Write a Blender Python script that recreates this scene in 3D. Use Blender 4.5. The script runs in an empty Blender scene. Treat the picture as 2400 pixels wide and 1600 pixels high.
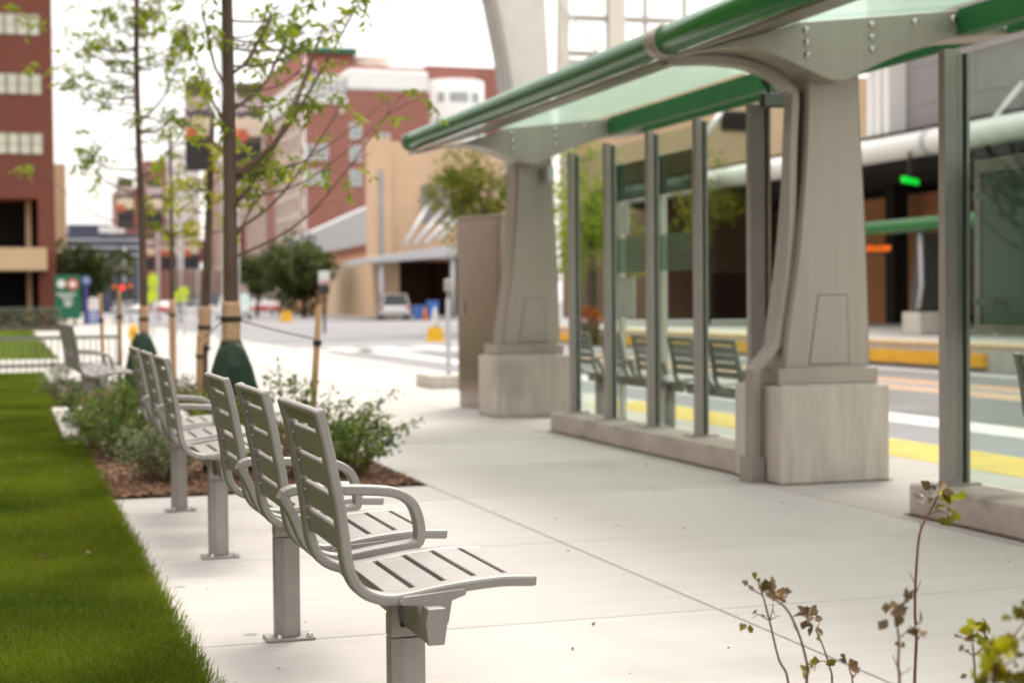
import bpy, bmesh, math, random
import numpy as np
from mathutils import Vector, Matrix
random.seed(7)
rng = np.random.default_rng(11)
SC = bpy.context.scene
COL = SC.collection
R = math.radians

# ------------------------------------------------------------------ camera
EYE = 1.15
F = 3700.0                                  # focal length in photo pixels (photo is 2400 wide)
YAW, PITCH, ROLL = math.atan(1185 / F * math.cos(R(1.49))), R(1.49), R(.5)
_fw = Vector((math.sin(YAW) * math.cos(PITCH), math.cos(YAW) * math.cos(PITCH), -math.sin(PITCH)))
_r0 = Vector((math.cos(YAW), -math.sin(YAW), 0)); _u0 = _r0.cross(_fw)
_rt = _r0 * math.cos(ROLL) - _u0 * math.sin(ROLL); _up = _u0 * math.cos(ROLL) + _r0 * math.sin(ROLL)
camd = bpy.data.cameras.new("camera"); cam = bpy.data.objects.new("camera", camd); COL.objects.link(cam)
cam.matrix_world = Matrix(((_rt.x, _up.x, -_fw.x, 0), (_rt.y, _up.y, -_fw.y, 0), (_rt.z, _up.z, -_fw.z, EYE), (0, 0, 0, 1)))
camd.sensor_width = 36; camd.lens = F / 2400 * 36; camd.clip_start = .05; camd.clip_end = 3000
camd.dof.use_dof = True; camd.dof.focus_distance = 4.2; camd.dof.aperture_fstop = 3.2
SC.camera = cam

def at(u, v, Y):
    """measured direction in the photo -> point on the vertical plane at distance Y down the street"""
    d = _fw + _rt * ((u - 1200) / F) + _up * ((800 - v) / F)
    return Vector((0, 0, EYE)) + d * (Y / d.y)

# ------------------------------------------------------------------ world, sun, exposure
SUN_EL, SUN_AZ = R(52), R(35)               # azimuth measured from +Y towards +X
w = bpy.data.worlds.new("World"); SC.world = w; w.use_nodes = True
nt = w.node_tree; nt.nodes.clear()
sky = nt.nodes.new("ShaderNodeTexSky"); sky.sky_type = 'NISHITA'; sky.sun_disc = False
sky.sun_elevation = SUN_EL; sky.sun_rotation = SUN_AZ; sky.air_density = 1.0; sky.dust_density = 4.0; sky.ozone_density = 1.0
hs = nt.nodes.new("ShaderNodeHueSaturation"); hs.inputs['Saturation'].default_value = .5
tc = nt.nodes.new("ShaderNodeTexCoord"); nz = nt.nodes.new("ShaderNodeTexNoise"); nz.inputs['Scale'].default_value = 2.2; nz.inputs['Detail'].default_value = 5
rp = nt.nodes.new("ShaderNodeValToRGB"); rp.color_ramp.elements[0].position = .35; rp.color_ramp.elements[1].position = .62
rp.color_ramp.elements[0].color = (.45, .45, .45, 1); rp.color_ramp.elements[1].color = (.9, .9, .9, 1)
mx = nt.nodes.new("ShaderNodeMix"); mx.data_type = 'RGBA'
mx.inputs[7].default_value = (10.3, 9.95, 9.45, 1)      # thin bright cloud
bg = nt.nodes.new("ShaderNodeBackground"); bg.inputs['Strength'].default_value = .1
wo = nt.nodes.new("ShaderNodeOutputWorld")
L = nt.links.new
L(sky.outputs[0], hs.inputs['Color']); L(tc.outputs['Generated'], nz.inputs['Vector']); L(nz.outputs['Fac'], rp.inputs[0])
sx = nt.nodes.new("ShaderNodeSeparateXYZ"); L(tc.outputs['Generated'], sx.inputs[0])      # overcast: zenith brighter than horizon
gr = nt.nodes.new("ShaderNodeMapRange"); gr.inputs[1].default_value = 0; gr.inputs[2].default_value = 1; gr.inputs[3].default_value = 1.02; gr.inputs[4].default_value = 1.6; L(sx.outputs[2], gr.inputs[0])
vm = nt.nodes.new("ShaderNodeVectorMath"); vm.operation = 'SCALE'; L(gr.outputs[0], vm.inputs['Scale'])
L(rp.outputs[0], mx.inputs[0]); L(hs.outputs[0], mx.inputs[6]); L(mx.outputs[2], vm.inputs[0]); L(vm.outputs[0], bg.inputs['Color']); L(bg.outputs[0], wo.inputs[0])
sd = bpy.data.lights.new("sun", 'SUN'); sd.energy = 1.7; sd.angle = R(20); sd.color = (1, .93, .82)
so = bpy.data.objects.new("sun", sd); COL.objects.link(so)
so.rotation_euler = Vector((-math.sin(SUN_AZ) * math.cos(SUN_EL), -math.cos(SUN_AZ) * math.cos(SUN_EL), -math.sin(SUN_EL))).to_track_quat('-Z', 'Y').to_euler()
SC.view_settings.view_transform = 'Standard'; SC.view_settings.look = 'None'
SC.view_settings.exposure = 0.72; SC.view_settings.gamma = 1
SC.render.engine = 'CYCLES'
SC.cycles.use_denoising = True
SC.cycles.max_bounces = 8; SC.cycles.transparent_max_bounces = 24; SC.cycles.caustics_reflective = False; SC.cycles.caustics_refractive = False

# ------------------------------------------------------------------ materials
MATS = {}
def _nodes(name):
    m = bpy.data.materials.new(name); m.use_nodes = True
    return m, m.node_tree, m.node_tree.nodes, m.node_tree.links.new
def _set(b, k, v):
    if k in b.inputs: b.inputs[k].default_value = v
def mat(name, col, rough=.6, metal=0, var=.12, scale=6, bump=0, bscale=60, spec=.5, stretch=None, dirt=None, coat=0, detail=6, contrast=(.3, .7)):
    """Principled with a noise-varied base colour; optional bump, stretched grain and dirt patches"""
    m, t, N, K = _nodes(name); b = N['Principled BSDF']
    _set(b, 'Roughness', rough); _set(b, 'Metallic', metal); _set(b, 'Specular IOR Level', spec); _set(b, 'Coat Weight', coat)
    tcn = N.new("ShaderNodeTexCoord"); mp = N.new("ShaderNodeMapping"); K(tcn.outputs['Object'], mp.inputs[0])
    if stretch: mp.inputs['Scale'].default_value = stretch
    n = N.new("ShaderNodeTexNoise"); n.inputs['Scale'].default_value = scale; n.inputs['Detail'].default_value = detail; K(mp.outputs[0], n.inputs['Vector'])
    r = N.new("ShaderNodeValToRGB"); K(n.outputs['Fac'], r.inputs[0])
    r.color_ramp.elements[0].position, r.color_ramp.elements[1].position = contrast
    r.color_ramp.elements[0].color = tuple(c * (1 - var) for c in col) + (1,); r.color_ramp.elements[1].color = tuple(min(1, c * (1 + var)) for c in col) + (1,)
    out = r.outputs[0]
    if dirt:
        n2 = N.new("ShaderNodeTexNoise"); n2.inputs['Scale'].default_value = dirt[1]; n2.inputs['Detail'].default_value = 8; K(tcn.outputs['Object'], n2.inputs['Vector'])
        r2 = N.new("ShaderNodeValToRGB"); r2.color_ramp.elements[0].position = dirt[2]; r2.color_ramp.elements[1].position = dirt[2] + .16; K(n2.outputs['Fac'], r2.inputs[0])
        x = N.new("ShaderNodeMix"); x.data_type = 'RGBA'; K(r2.outputs[0], x.inputs[0]); K(out, x.inputs[6]); x.inputs[7].default_value = tuple(dirt[0]) + (1,); out = x.outputs[2]
    K(out, b.inputs['Base Color'])
    if bump:
        n3 = N.new("ShaderNodeTexNoise"); n3.inputs['Scale'].default_value = bscale; n3.inputs['Detail'].default_value = 5; K(mp.outputs[0], n3.inputs['Vector'])
        bp = N.new("ShaderNodeBump"); bp.inputs['Strength'].default_value = bump; bp.inputs['Distance'].default_value = .004; K(n3.outputs['Fac'], bp.inputs['Height']); K(bp.outputs[0], b.inputs['Normal'])
    MATS[name] = m; return m
def glass(name, tint, refl=1.0, rough=0.0, milky=0, milkcol=(.7, .8, .72)):
    """thin sheet glass: tinted transparency, Fresnel gloss, optional frosted share"""
    m, t, N, K = _nodes(name); N.remove(N['Principled BSDF'])
    tr = N.new("ShaderNodeBsdfTransparent"); tr.inputs[0].default_value = tuple(tint) + (1,)
    gl = N.new("ShaderNodeBsdfGlossy"); gl.inputs['Roughness'].default_value = rough; gl.inputs[0].default_value = (refl, refl, refl, 1)
    lw = N.new("ShaderNodeLayerWeight"); lw.inputs[0].default_value = .5
    pw = N.new("ShaderNodeMath"); pw.operation = 'POWER'; pw.inputs[1].default_value = 5; K(lw.outputs['Facing'], pw.inputs[0])
    fr = N.new("ShaderNodeMath"); fr.operation = 'MULTIPLY_ADD'; fr.inputs[1].default_value = .25; fr.inputs[2].default_value = .012; K(pw.outputs[0], fr.inputs[0])
    base = tr
    if milky:
        tl = N.new("ShaderNodeBsdfTranslucent"); tl.inputs[0].default_value = tuple(milkcol) + (1,)
        df = N.new("ShaderNodeBsdfDiffuse"); df.inputs[0].default_value = tuple(milkcol) + (1,)
        a = N.new("ShaderNodeMixShader"); a.inputs[0].default_value = .35; K(tl.outputs[0], a.inputs[1]); K(df.outputs[0], a.inputs[2])
        c = N.new("ShaderNodeMixShader"); c.inputs[0].default_value = milky; K(tr.outputs[0], c.inputs[1]); K(a.outputs[0], c.inputs[2]); base = c
    s = N.new("ShaderNodeMixShader"); K(fr.outputs[0], s.inputs[0]); K(base.outputs[0], s.inputs[1]); K(gl.outputs[0], s.inputs[2])
    K(s.outputs[0], N['Material Output'].inputs[0]); MATS[name] = m; return m
def leafmat(name, c1, c2, trans=.35, scale=9, rough=.5, c3=None):
    m, t, N, K = _nodes(name); b = N['Principled BSDF']; _set(b, 'Roughness', rough); _set(b, 'Specular IOR Level', .2)
    tcn = N.new("ShaderNodeTexCoord"); n = N.new("ShaderNodeTexNoise"); n.inputs['Scale'].default_value = scale; n.inputs['Detail'].default_value = 3; K(tcn.outputs['Object'], n.inputs['Vector'])
    r = N.new("ShaderNodeValToRGB"); K(n.outputs['Fac'], r.inputs[0]); r.color_ramp.elements[0].position = .36; r.color_ramp.elements[1].position = .62
    r.color_ramp.elements[0].color = tuple(c1) + (1,); r.color_ramp.elements[1].color = tuple(c2) + (1,)
    if c3:
        e = r.color_ramp.elements.new(.7); e.color = tuple(c3) + (1,)
    K(r.outputs[0], b.inputs['Base Color'])
    tl = N.new("ShaderNodeBsdfTranslucent"); K(r.outputs[0], tl.inputs[0]); s = N.new("ShaderNodeMixShader"); s.inputs[0].default_value = trans
    K(b.outputs[0], s.inputs[1]); K(tl.outputs[0], s.inputs[2]); K(s.outputs[0], N['Material Output'].inputs[0]); MATS[name] = m; return m
def brickmat(name, c1, c2, mortar, scale=1.0, bw=.24, bh=.085):
    m, t, N, K = _nodes(name); b = N['Principled BSDF']; _set(b, 'Roughness', .85)
    tcn = N.new("ShaderNodeTexCoord"); sp = N.new("ShaderNodeSeparateXYZ"); K(tcn.outputs['Object'], sp.inputs[0])
    ad = N.new("ShaderNodeMath"); K(sp.outputs[0], ad.inputs[0]); K(sp.outputs[1], ad.inputs[1])
    cb = N.new("ShaderNodeCombineXYZ"); K(ad.outputs[0], cb.inputs[0]); K(sp.outputs[2], cb.inputs[1])
    br = N.new("ShaderNodeTexBrick"); K(cb.outputs[0], br.inputs['Vector']); br.inputs['Scale'].default_value = scale
    br.inputs['Brick Width'].default_value = bw; br.inputs['Row Height'].default_value = bh; br.inputs['Mortar Size'].default_value = .008
    br.inputs['Color1'].default_value = tuple(c1) + (1,); br.inputs['Color2'].default_value = tuple(c2) + (1,); br.inputs['Mortar'].default_value = tuple(mortar) + (1,)
    n = N.new("ShaderNodeTexNoise"); n.inputs['Scale'].default_value = .35; n.inputs['Detail'].default_value = 6; K(tcn.outputs['Object'], n.inputs['Vector'])
    x = N.new("ShaderNodeMix"); x.data_type = 'RGBA'; x.blend_type = 'MULTIPLY'; x.inputs[0].default_value = .5; K(br.outputs[0], x.inputs[6])
    r = N.new("ShaderNodeValToRGB"); r.color_ramp.elements[0].color = (.65, .65, .65, 1); r.color_ramp.elements[1].color = (1.2, 1.2, 1.2, 1); K(n.outputs['Fac'], r.inputs[0]); K(r.outputs[0], x.inputs[7])
    K(x.outputs[2], b.inputs['Base Color']); MATS[name] = m; return m
def slabmat(m):
    """slab-to-slab tone shift and a few dark spots on the paving"""
    t = m.node_tree; N = t.nodes; K = t.links.new; b = N['Principled BSDF']; src = b.inputs['Base Color'].links[0].from_socket
    g = N.new("ShaderNodeNewGeometry"); mr = N.new("ShaderNodeMapRange"); mr.inputs[3].default_value = .91; mr.inputs[4].default_value = 1.06; K(g.outputs['Random Per Island'], mr.inputs[0])
    tcn = N.new("ShaderNodeTexCoord"); v = N.new("ShaderNodeTexVoronoi"); v.inputs['Scale'].default_value = 1.7; K(tcn.outputs['Object'], v.inputs['Vector'])
    r = N.new("ShaderNodeMapRange"); r.inputs[1].default_value = .035; r.inputs[2].default_value = .055; r.inputs[3].default_value = .62; r.inputs[4].default_value = 1; K(v.outputs['Distance'], r.inputs[0])
    n = N.new("ShaderNodeTexNoise"); n.inputs['Scale'].default_value = 140; n.inputs['Detail'].default_value = 4; K(tcn.outputs['Object'], n.inputs['Vector'])
    r2 = N.new("ShaderNodeMapRange"); r2.inputs[1].default_value = .3; r2.inputs[2].default_value = .7; r2.inputs[3].default_value = .93; r2.inputs[4].default_value = 1.05; K(n.outputs['Fac'], r2.inputs[0])
    m1 = N.new("ShaderNodeMath"); m1.operation = 'MULTIPLY'; K(mr.outputs[0], m1.inputs[0]); K(r.outputs[0], m1.inputs[1])
    m2 = N.new("ShaderNodeMath"); m2.operation = 'MULTIPLY'; K(m1.outputs[0], m2.inputs[0]); K(r2.outputs[0], m2.inputs[1])
    vs = N.new("ShaderNodeVectorMath"); vs.operation = 'SCALE'; K(src, vs.inputs[0]); K(m2.outputs[0], vs.inputs['Scale']); K(vs.outputs[0], b.inputs['Base Color'])
def emit(name, col, s):
    m, t, N, K = _nodes(name); b = N['Principled BSDF']; _set(b, 'Base Color', tuple(c * .3 for c in col) + (1,)); _set(b, 'Emission Color', tuple(col) + (1,)); _set(b, 'Emission Strength', s); MATS[name] = m; return m

mat('seat_paint', (.315, .295, .275), .42, .5, .06, 14, .25, 900, .5, dirt=((.33, .305, .275), 9, .62))
mat('seat_steel', (.50, .49, .47), .25, .9, .08)
mat('sidewalk', (.495, .468, .435), .85, 0, .05, 2.2, .3, 90, .25, stretch=(.35, 5, 1), dirt=((.40, .375, .345), .7, .58))
mat('joint', (.16, .14, .12), .95, 0, .3, 20)
mat('block_concrete', (.55, .51, .45), .85, 0, .12, 3.0, .5, 35, .25, stretch=(6, 6, .6), dirt=((.43, .395, .345), 1.7, .56))
mat('kerb_concrete', (.47, .42, .365), .88, 0, .14, 4, .5, 40, .25, dirt=((.27, .235, .2), 2.2, .57))
mat('road', (.255, .25, .262), .85, 0, .10, .5, .3, 30, .25, dirt=((.205, .20, .208), .12, .5))
mat('asphalt', (.17, .165, .165), .85, 0, .18, .8, .3, 40, .3)
mat('road_white', (.58, .57, .55), .8, 0, .08, 3)
mat('road_orange', (.78, .42, .16), .8, 0, .1, 3)
mat('tactile_yellow', (.70, .53, .15), .75, 0, .1, 3, .4, 60, .3)
mat('platform_yellow', (.78, .40, .02), .6, 0, .12, 3)
mat('platform_tan', (.55, .40, .22), .8, 0, .12, 3)
mat('soil', (.10, .065, .045), .95, 0, .4, 22, .8, 40, .2)
mat('mulch', (.20, .115, .075), .9, 0, .5, 30, 0, 0, .2)
mat('lawn_base', (.045, .075, .006), .95, 0, .4, 5)
mat('column_steel', (.37, .335, .295), .4, .5, .05, 5, .05, 200, .5, stretch=(2, 2, .12))
mat('steel_seam', (.06, .05, .045), .8)
mat('stud_steel', (.55, .53, .5), .22, 1.0, .05)
mat('frame_paint', (.36, .335, .315), .45, .2, .05, 6)
mat('frame_dark', (.035, .035, .035), .6)
mat('green_paint', (.016, .15, .032), .2, 0, .06, 3, 0, 0, .1)
mat('tray_metal', (.13, .125, .075), .3, .4, .08, 3)
mat('green_beam', (.015, .12, .03), .6, 0, .08, 3, 0, 0, .25)
mat('fitting_black', (.03, .03, .03), .5)
mat('cabinet_steel', (.34, .285, .235), .24, 1.0, .05, 2, .02, 4, .5)
mat('cabinet_dark', (.30, .27, .24), .3, .9, .05)
mat('bark', (.115, .08, .06), .9, 0, .3, 9, .7, 40, .2, stretch=(1, 1, .35))
mat('twig', (.14, .09, .06), .85, 0, .25, 20)
mat('burlap', (.50, .33, .20), .95, 0, .2, 40, .5, 120)
mat('stake_wood', (.38, .23, .12), .85, 0, .3, 12, .4, 50, stretch=(1, 1, .1))
mat('strap', (.03, .028, .025), .8)
mat('bag_green', (.006, .032, .014), .65, 0, .25, 6, .5, 14, .5)
mat('white_paint', (.80, .79, .77), .5, 0, .04, 1)
mat('offwhite', (.66, .64, .60), .7, 0, .06, 1)
mat('grey_metal', (.50, .50, .52), .5, .2, .06, 1)
mat('lilac_panel', (.30, .27, .285), .6, .1, .06, .6)
mat('tan_stone', (.60, .43, .27), .85, 0, .08, .8)
mat('beige_stone', (.66, .47, .31), .85, 0, .06, .4)
mat('cream_stone', (.58, .46, .39), .85, 0, .1, .6)
mat('navy_glass', (.055, .065, .10), .3, 0, .2, .2)
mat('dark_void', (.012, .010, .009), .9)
mat('rust_wall', (.12, .055, .03), .85, 0, .25, .5)
mat('shaded_steel', (.07, .06, .055), .6, .2)  # pillar steel with the shade it stands in put into the colour
mat('brown_wall', (.24, .155, .09), .85, 0, .15, .4)
mat('lawn_sunlit', (.15, .22, .008), .95, 0, .3, 3)  # lawn colour lightened to put sunlight on the far grass
mat('rust_light', (.50, .22, .10), .85, 0, .15, .6)
mat('grey_roof', (.42, .43, .44), .6, .1, .05, .3)
mat('window_blind', (.62, .60, .50), .7, 0, .1, .7)
mat('window_grey', (.33, .36, .37), .25, 0, .2, .8)
mat('green_sign', (.0, .12, .055), .5)
mat('sign_white', (.75, .75, .72), .6)
mat('sign_red', (.62, .06, .06), .5)
mat('blue_paint', (.05, .16, .52), .45)
mat('indigo', (.07, .07, .28), .5)
mat('tyre', (.02, .02, .02), .8)
mat('rim', (.4, .4, .4), .35, .8)
mat('car_white', (.72, .72, .73), .25, 0, .02, 1, coat=.6)
mat('car_red', (.42, .03, .03), .3, 0, .02, 1, coat=.6)
mat('car_mint', (.60, .76, .74), .3, 0, .02, 1, coat=.6)
mat('car_navy', (.03, .035, .05), .3, 0, .02, 1, coat=.6)
mat('car_glass', (.02, .022, .025), .08)
mat('lamp_red', (.6, .02, .02), .3)
mat('hiviz', (.48, .62, .02), .5)
mat('safety_yellow', (.80, .46, .01), .6)
mat('safety_orange', (.75, .22, .03), .6)
mat('terracotta', (.12, .08, .06), .8)
mat('fence_metal', (.24, .25, .235), .5, .3)
mat('banner_maroon', (.16, .045, .05), .8)
mat('banner_pink', (.62, .30, .34), .8)
brickmat('brick_red', (.20, .052, .032), (.16, .042, .028), (.17, .075, .055))
brickmat('brick_rose', (.33, .125, .095), (.29, .105, .08), (.34, .18, .145), .6)
brickmat('brick_orange', (.52, .27, .14), (.47, .24, .12), (.5, .3, .18), .6)
glass('pane', (.86, .92, .88)); glass('pane_green', (.33, .41, .36)); glass('pane_haze', (.55, .64, .58), 1, .1, .12, (.6, .68, .62)); glass('pane_clear', (.93, .96, .95))
glass('roof_glass', (.86, .92, .885), .8, .05, .40, (.62, .79, .70))
leafmat('leaf_lime', (.15, .22, .015), (.34, .41, .03), .45, 3)
leafmat('leaf_shrub', (.055, .105, .018), (.19, .25, .055), .4, 9, .6, (.40, .34, .10))
leafmat('leaf_grey', (.09, .125, .045), (.24, .27, .15), .35, 9, .6, (.40, .36, .22))
leafmat('leaf_dark', (.030, .052, .011), (.09, .115, .024), .2, .7)
leafmat('leaf_autumn', (.10, .15, .012), (.26, .26, .03), .4, .8, .6, (.36, .24, .06))
leafmat('leaf_hedge', (.04, .06, .02), (.10, .10, .04), .2, 1.5, .6, (.20, .06, .06))
leafmat('leaf_weed', (.085, .075, .012), (.24, .22, .012), .4, 16, .5)
leafmat('leaf_dry', (.11, .075, .04), (.24, .16, .085), .25, 20, .6)
leafmat('leaf_silver', (.34, .31, .26), (.55, .52, .48), .2, 20, .45)
leafmat('leaf_bright', (.20, .24, .01), (.50, .46, .015), .5, 14)
leafmat('grass_blade', (.075, .118, .005), (.17, .215, .012), .4, .9, .6)
leafmat('blade_sunlit', (.11, .17, .004), (.22, .29, .008), .45, .9, .6)  # far blades brightened in colour as if sunlit
leafmat('flower_orange', (.35, .07, .015), (.4, .14, .03), .2, 3)
mat('weed_stem', (.16, .055, .05), .7, 0, .25, 30)
emit('glow_green', (.0, .75, .04), .55); emit('glow_orange', (1, .2, .02), .8); emit('glow_red', (1, .06, .03), 1.0); emit('glow_amber', (.8, .2, .02), .25)

slabmat(MATS['sidewalk'])
# ------------------------------------------------------------------ mesh builder
class MB:
    def __init__(s): s.v = []; s.f = []; s.sm = []
    def add(s, vs, fs, smooth=False):
        o = len(s.v); s.v += [tuple(p) for p in vs]; s.f += [tuple(o + i for i in f) for f in fs]; s.sm += [smooth] * len(fs); return s
    def box(s, x0, x1, y0, y1, z0, z1):
        v = [(x, y, z) for z in (z0, z1) for y in (y0, y1) for x in (x0, x1)]
        return s.add(v, [(0, 2, 3, 1), (4, 5, 7, 6), (0, 1, 5, 4), (2, 6, 7, 3), (0, 4, 6, 2), (1, 3, 7, 5)])
    def obox(s, c, ax, ay, az):
        """oriented box: centre and three half-axis vectors"""
        c, ax, ay, az = map(Vector, (c, ax, ay, az))
        v = [c + ax * i + ay * j + az * k for k in (-1, 1) for j in (-1, 1) for i in (-1, 1)]
        return s.add(v, [(0, 2, 3, 1), (4, 5, 7, 6), (0, 1, 5, 4), (2, 6, 7, 3), (0, 4, 6, 2), (1, 3, 7, 5)])
    def prism(s, poly, y0, y1, axis='Y', smooth=False):
        """polygon extruded along an axis; poly in (x,z) for Y, (y,z) for X, (x,y) for Z"""
        n = len(poly); P = {'Y': lambda a, b, t: (a, t, b), 'X': lambda a, b, t: (t, a, b), 'Z': lambda a, b, t: (a, b, t)}[axis]
        v = [P(a, b, y0) for a, b in poly] + [P(a, b, y1) for a, b in poly]
        area = sum(poly[i][0] * poly[(i + 1) % n][1] - poly[(i + 1) % n][0] * poly[i][1] for i in range(n))
        ccw = (area > 0) == (axis != 'Y')
        fs = [(i, (i + 1) % n, n + (i + 1) % n, n + i) for i in range(n)]
        caps = [tuple(range(n - 1, -1, -1)), tuple(range(n, 2 * n))]
        if not ccw: fs = [f[::-1] for f in fs]; caps = [c[::-1] for c in caps]
        s.add(v, fs, smooth); o = len(s.v) - 2 * n
        for c in caps: s.f.append(tuple(o + i for i in c)); s.sm.append(False)
        return s
    def loft(s, rings, caps=True, smooth=True, closed=True):
        n = len(rings[0]); o = len(s.v)
        for r in rings: s.v += [tuple(p) for p in r]
        for k in range(len(rings) - 1):
            for i in range(n if closed else n - 1):
                j = (i + 1) % n; s.f.append((o + k * n + i, o + k * n + j, o + (k + 1) * n + j, o + (k + 1) * n + i)); s.sm.append(smooth)
        if caps:
            s.f.append(tuple(o + i for i in range(n - 1, -1, -1))); s.f.append(tuple(o + (len(rings) - 1) * n + i for i in range(n))); s.sm += [False, False]
        return s
    def tube(s, path, rad, n=8, caps=True):
        path = [Vector(p) for p in path]; rad = rad if isinstance(rad, (list, tuple)) else [rad] * len(path)
        rings = []; ref = Vector((0, 0, 1))
        t0 = (path[1] - path[0]).normalized(); a = t0.cross(ref); a = a if a.length > .05 else t0.cross(Vector((1, 0, 0))); a.normalize()
        for i, p in enumerate(path):
            t = (path[min(i + 1, len(path) - 1)] - path[max(i - 1, 0)]).normalized()
            a = (a - t * a.dot(t)).normalized(); b = t.cross(a)
            rings.append([p + (a * math.cos(2 * math.pi * k / n) + b * math.sin(2 * math.pi * k / n)) * rad[i] for k in range(n)])
        return s.loft(rings, caps)
    def lathe(s, prof, c=(0, 0, 0), n=16):
        return s.loft([[(c[0] + r * math.cos(2 * math.pi * k / n), c[1] + r * math.sin(2 * math.pi * k / n), c[2] + z) for k in range(n)] for r, z in prof])
    def dome(s, c, r, d=(0, -1, 0), n=10, flat=.7):
        """round stud head on a surface with outward direction d"""
        d = Vector(d).normalized(); a = d.orthogonal().normalized(); b = d.cross(a); c = Vector(c)
        return s.loft([[c + d * (r * flat * math.sin(t)) + (a * math.cos(2 * math.pi * k / n) + b * math.sin(2 * math.pi * k / n)) * r * math.cos(t) for k in range(n)] for t in (0, .5, 1.0, 1.45)])
    def build(s, name, material, parent=None, org=(0, 0, 0), bevel=0, seg=2, label=None, angle=35):
        me = bpy.data.meshes.new(name); ox, oy, oz = org
        me.from_pydata([(x - ox, y - oy, z - oz) for x, y, z in s.v], [], s.f)
        me.polygons.foreach_set('use_smooth', s.sm); me.materials.append(MATS[material]); me.update()
        o = bpy.data.objects.new(name, me); COL.objects.link(o)
        if parent is not None: o.parent = parent
        else: o.location = org
        if bevel:
            b = o.modifiers.new('bevel', 'BEVEL'); b.width = bevel; b.segments = seg; b.limit_method = 'ANGLE'; b.angle_limit = R(angle); b.harden_normals = False
        if label: o['label'] = label
        return o
def smooth_pts(pts, k=4):
    """Catmull-Rom through the points"""
    P = [Vector(p) for p in pts]; out = []
    for i in range(len(P) - 1):
        a, b, c, d = P[max(i - 1, 0)], P[i], P[i + 1], P[min(i + 2, len(P) - 1)]
        for j in range(k):
            t = j / k; out.append(.5 * ((2 * b) + (c - a) * t + (2 * a - 5 * b + 4 * c - d) * t * t + (3 * b - a - 3 * c + d) * t ** 3))
    out.append(P[-1]); return out
def ribbon(mb, line, th, y0, y1, closed=False, tip=0):
    """flat bar following a line in the XZ plane, thickness th, between y0 and y1"""
    n = len(line); A = []; B = []
    for i in range(n):
        p = line[i]; q = line[(i + 1) % n] if closed else line[min(i + 1, n - 1)]; o = line[i - 1] if closed else line[max(i - 1, 0)]
        t = (q - o).normalized(); nn = Vector((-t.y, t.x)); A.append(p + nn * th / 2); B.append(p - nn * th / 2)
    rings = [[(A[i].x, y0, A[i].y), (A[i].x, y1, A[i].y), (B[i].x, y1, B[i].y), (B[i].x, y0, B[i].y)] for i in range(n)]
    if closed: rings.append(rings[0])
    mb.loft(rings, caps=not closed, smooth=False)
def thing(name, label, cat, loc=(0, 0, 0), group=None, rz=0):
    o = bpy.data.objects.new(name, None); o.empty_display_size = .2; COL.objects.link(o); o.location = loc; o.rotation_euler.z = rz
    o['label'] = label; o['category'] = cat
    if group: o['group'] = group
    return o
def tag(o, label, cat, group=None):
    o['label'] = label; o['category'] = cat
    if group: o['group'] = group
    return o
def struct(o, kind='structure'): o['kind'] = kind; return o
def copy_tree(o, parent=None):
    c = o.copy(); COL.objects.link(c)
    if parent is not None: c.parent = parent
    for ch in [k for k in bpy.data.objects if k.parent == o]: copy_tree(ch, c)
    return c
def leaf_mesh(name, pts, dirs, size, material, parent=None, org=(0, 0, 0), aspect=.55, droop=.0, shape='leaf', curl=.25):
    """many leaf-sized faces in one mesh: pts Nx3, dirs Nx3 (leaf axis), size N"""
    pts = np.asarray(pts, float) - np.array(org); n = len(pts); dirs = np.asarray(dirs, float)
    d = dirs / (np.linalg.norm(dirs, axis=1, keepdims=True) + 1e-9)
    r = rng.normal(size=(n, 3)); s = np.cross(d, r); s /= (np.linalg.norm(s, axis=1, keepdims=True) + 1e-9); u = np.cross(s, d)
    size = np.broadcast_to(np.asarray(size, float), (n,))[:, None]; w = size * aspect / 2
    P0 = pts; P1 = pts + d * size * .5 + s * w + u * size * curl * .35; P3 = pts + d * size * .5 - s * w + u * size * curl * .35; P2 = pts + d * size - u * size * .05; M = pts + d * size * .5
    V = np.stack([P0, P1, P2, P3, M], 1).reshape(-1, 3)
    i = np.arange(n)[:, None] * 5
    Fc = np.concatenate([i + np.array([[0, 1, 4]]), i + np.array([[1, 2, 4]]), i + np.array([[2, 3, 4]]), i + np.array([[3, 0, 4]])], 0)
    me = bpy.data.meshes.new(name); me.vertices.add(len(V)); me.vertices.foreach_set('co', V.ravel())
    me.loops.add(len(Fc) * 3); me.loops.foreach_set('vertex_index', Fc.ravel().astype(np.int32)); me.polygons.add(len(Fc))
    me.polygons.foreach_set('loop_start', np.arange(len(Fc), dtype=np.int32) * 3); me.polygons.foreach_set('loop_total', np.full(len(Fc), 3, np.int32))
    me.polygons.foreach_set('use_smooth', np.ones(len(Fc), bool)); me.update(); me.validate(); me.materials.append(MATS[material])
    o = bpy.data.objects.new(name, me); COL.objects.link(o)
    if parent is not None: o.parent = parent
    else: o.location = org
    return o

# ------------------------------------------------------------------ ground, road, pavement
struct(MB().box(-900, 900, -60, 1500, -.4, -.115).build('ground', 'road'))
struct(MB().box(6.86, 15.2, -20, 400, -.2, -.10).build('road', 'road'))
mk = MB()
mk.box(8.45, 9.1, -20, 40, -.10, -.095)
mk.box(14.55, 14.75, -20, 36, -.10, -.095)
for x in (6.9, 8.1, 9.3, 10.5, 11.7, 12.9): mk.box(x, x + .8, 38.5, 42.5, -.10, -.095)
mk.box(6.9, 13.5, 45.5, 46.2, -.10, -.095)
struct(mk.build('road_marking', 'road_white'))
mk = MB()
for x in (11.55, 11.85, 12.55, 12.85): mk.box(x, x + .11, -20, 36, -.10, -.095)
struct(mk.build('road_line', 'road_orange'))
mk = MB(); mk.box(9.1, 11.4, -20, 36, -.10, -.096); mk.box(13.0, 14.5, -20, 36, -.10, -.096)
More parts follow.
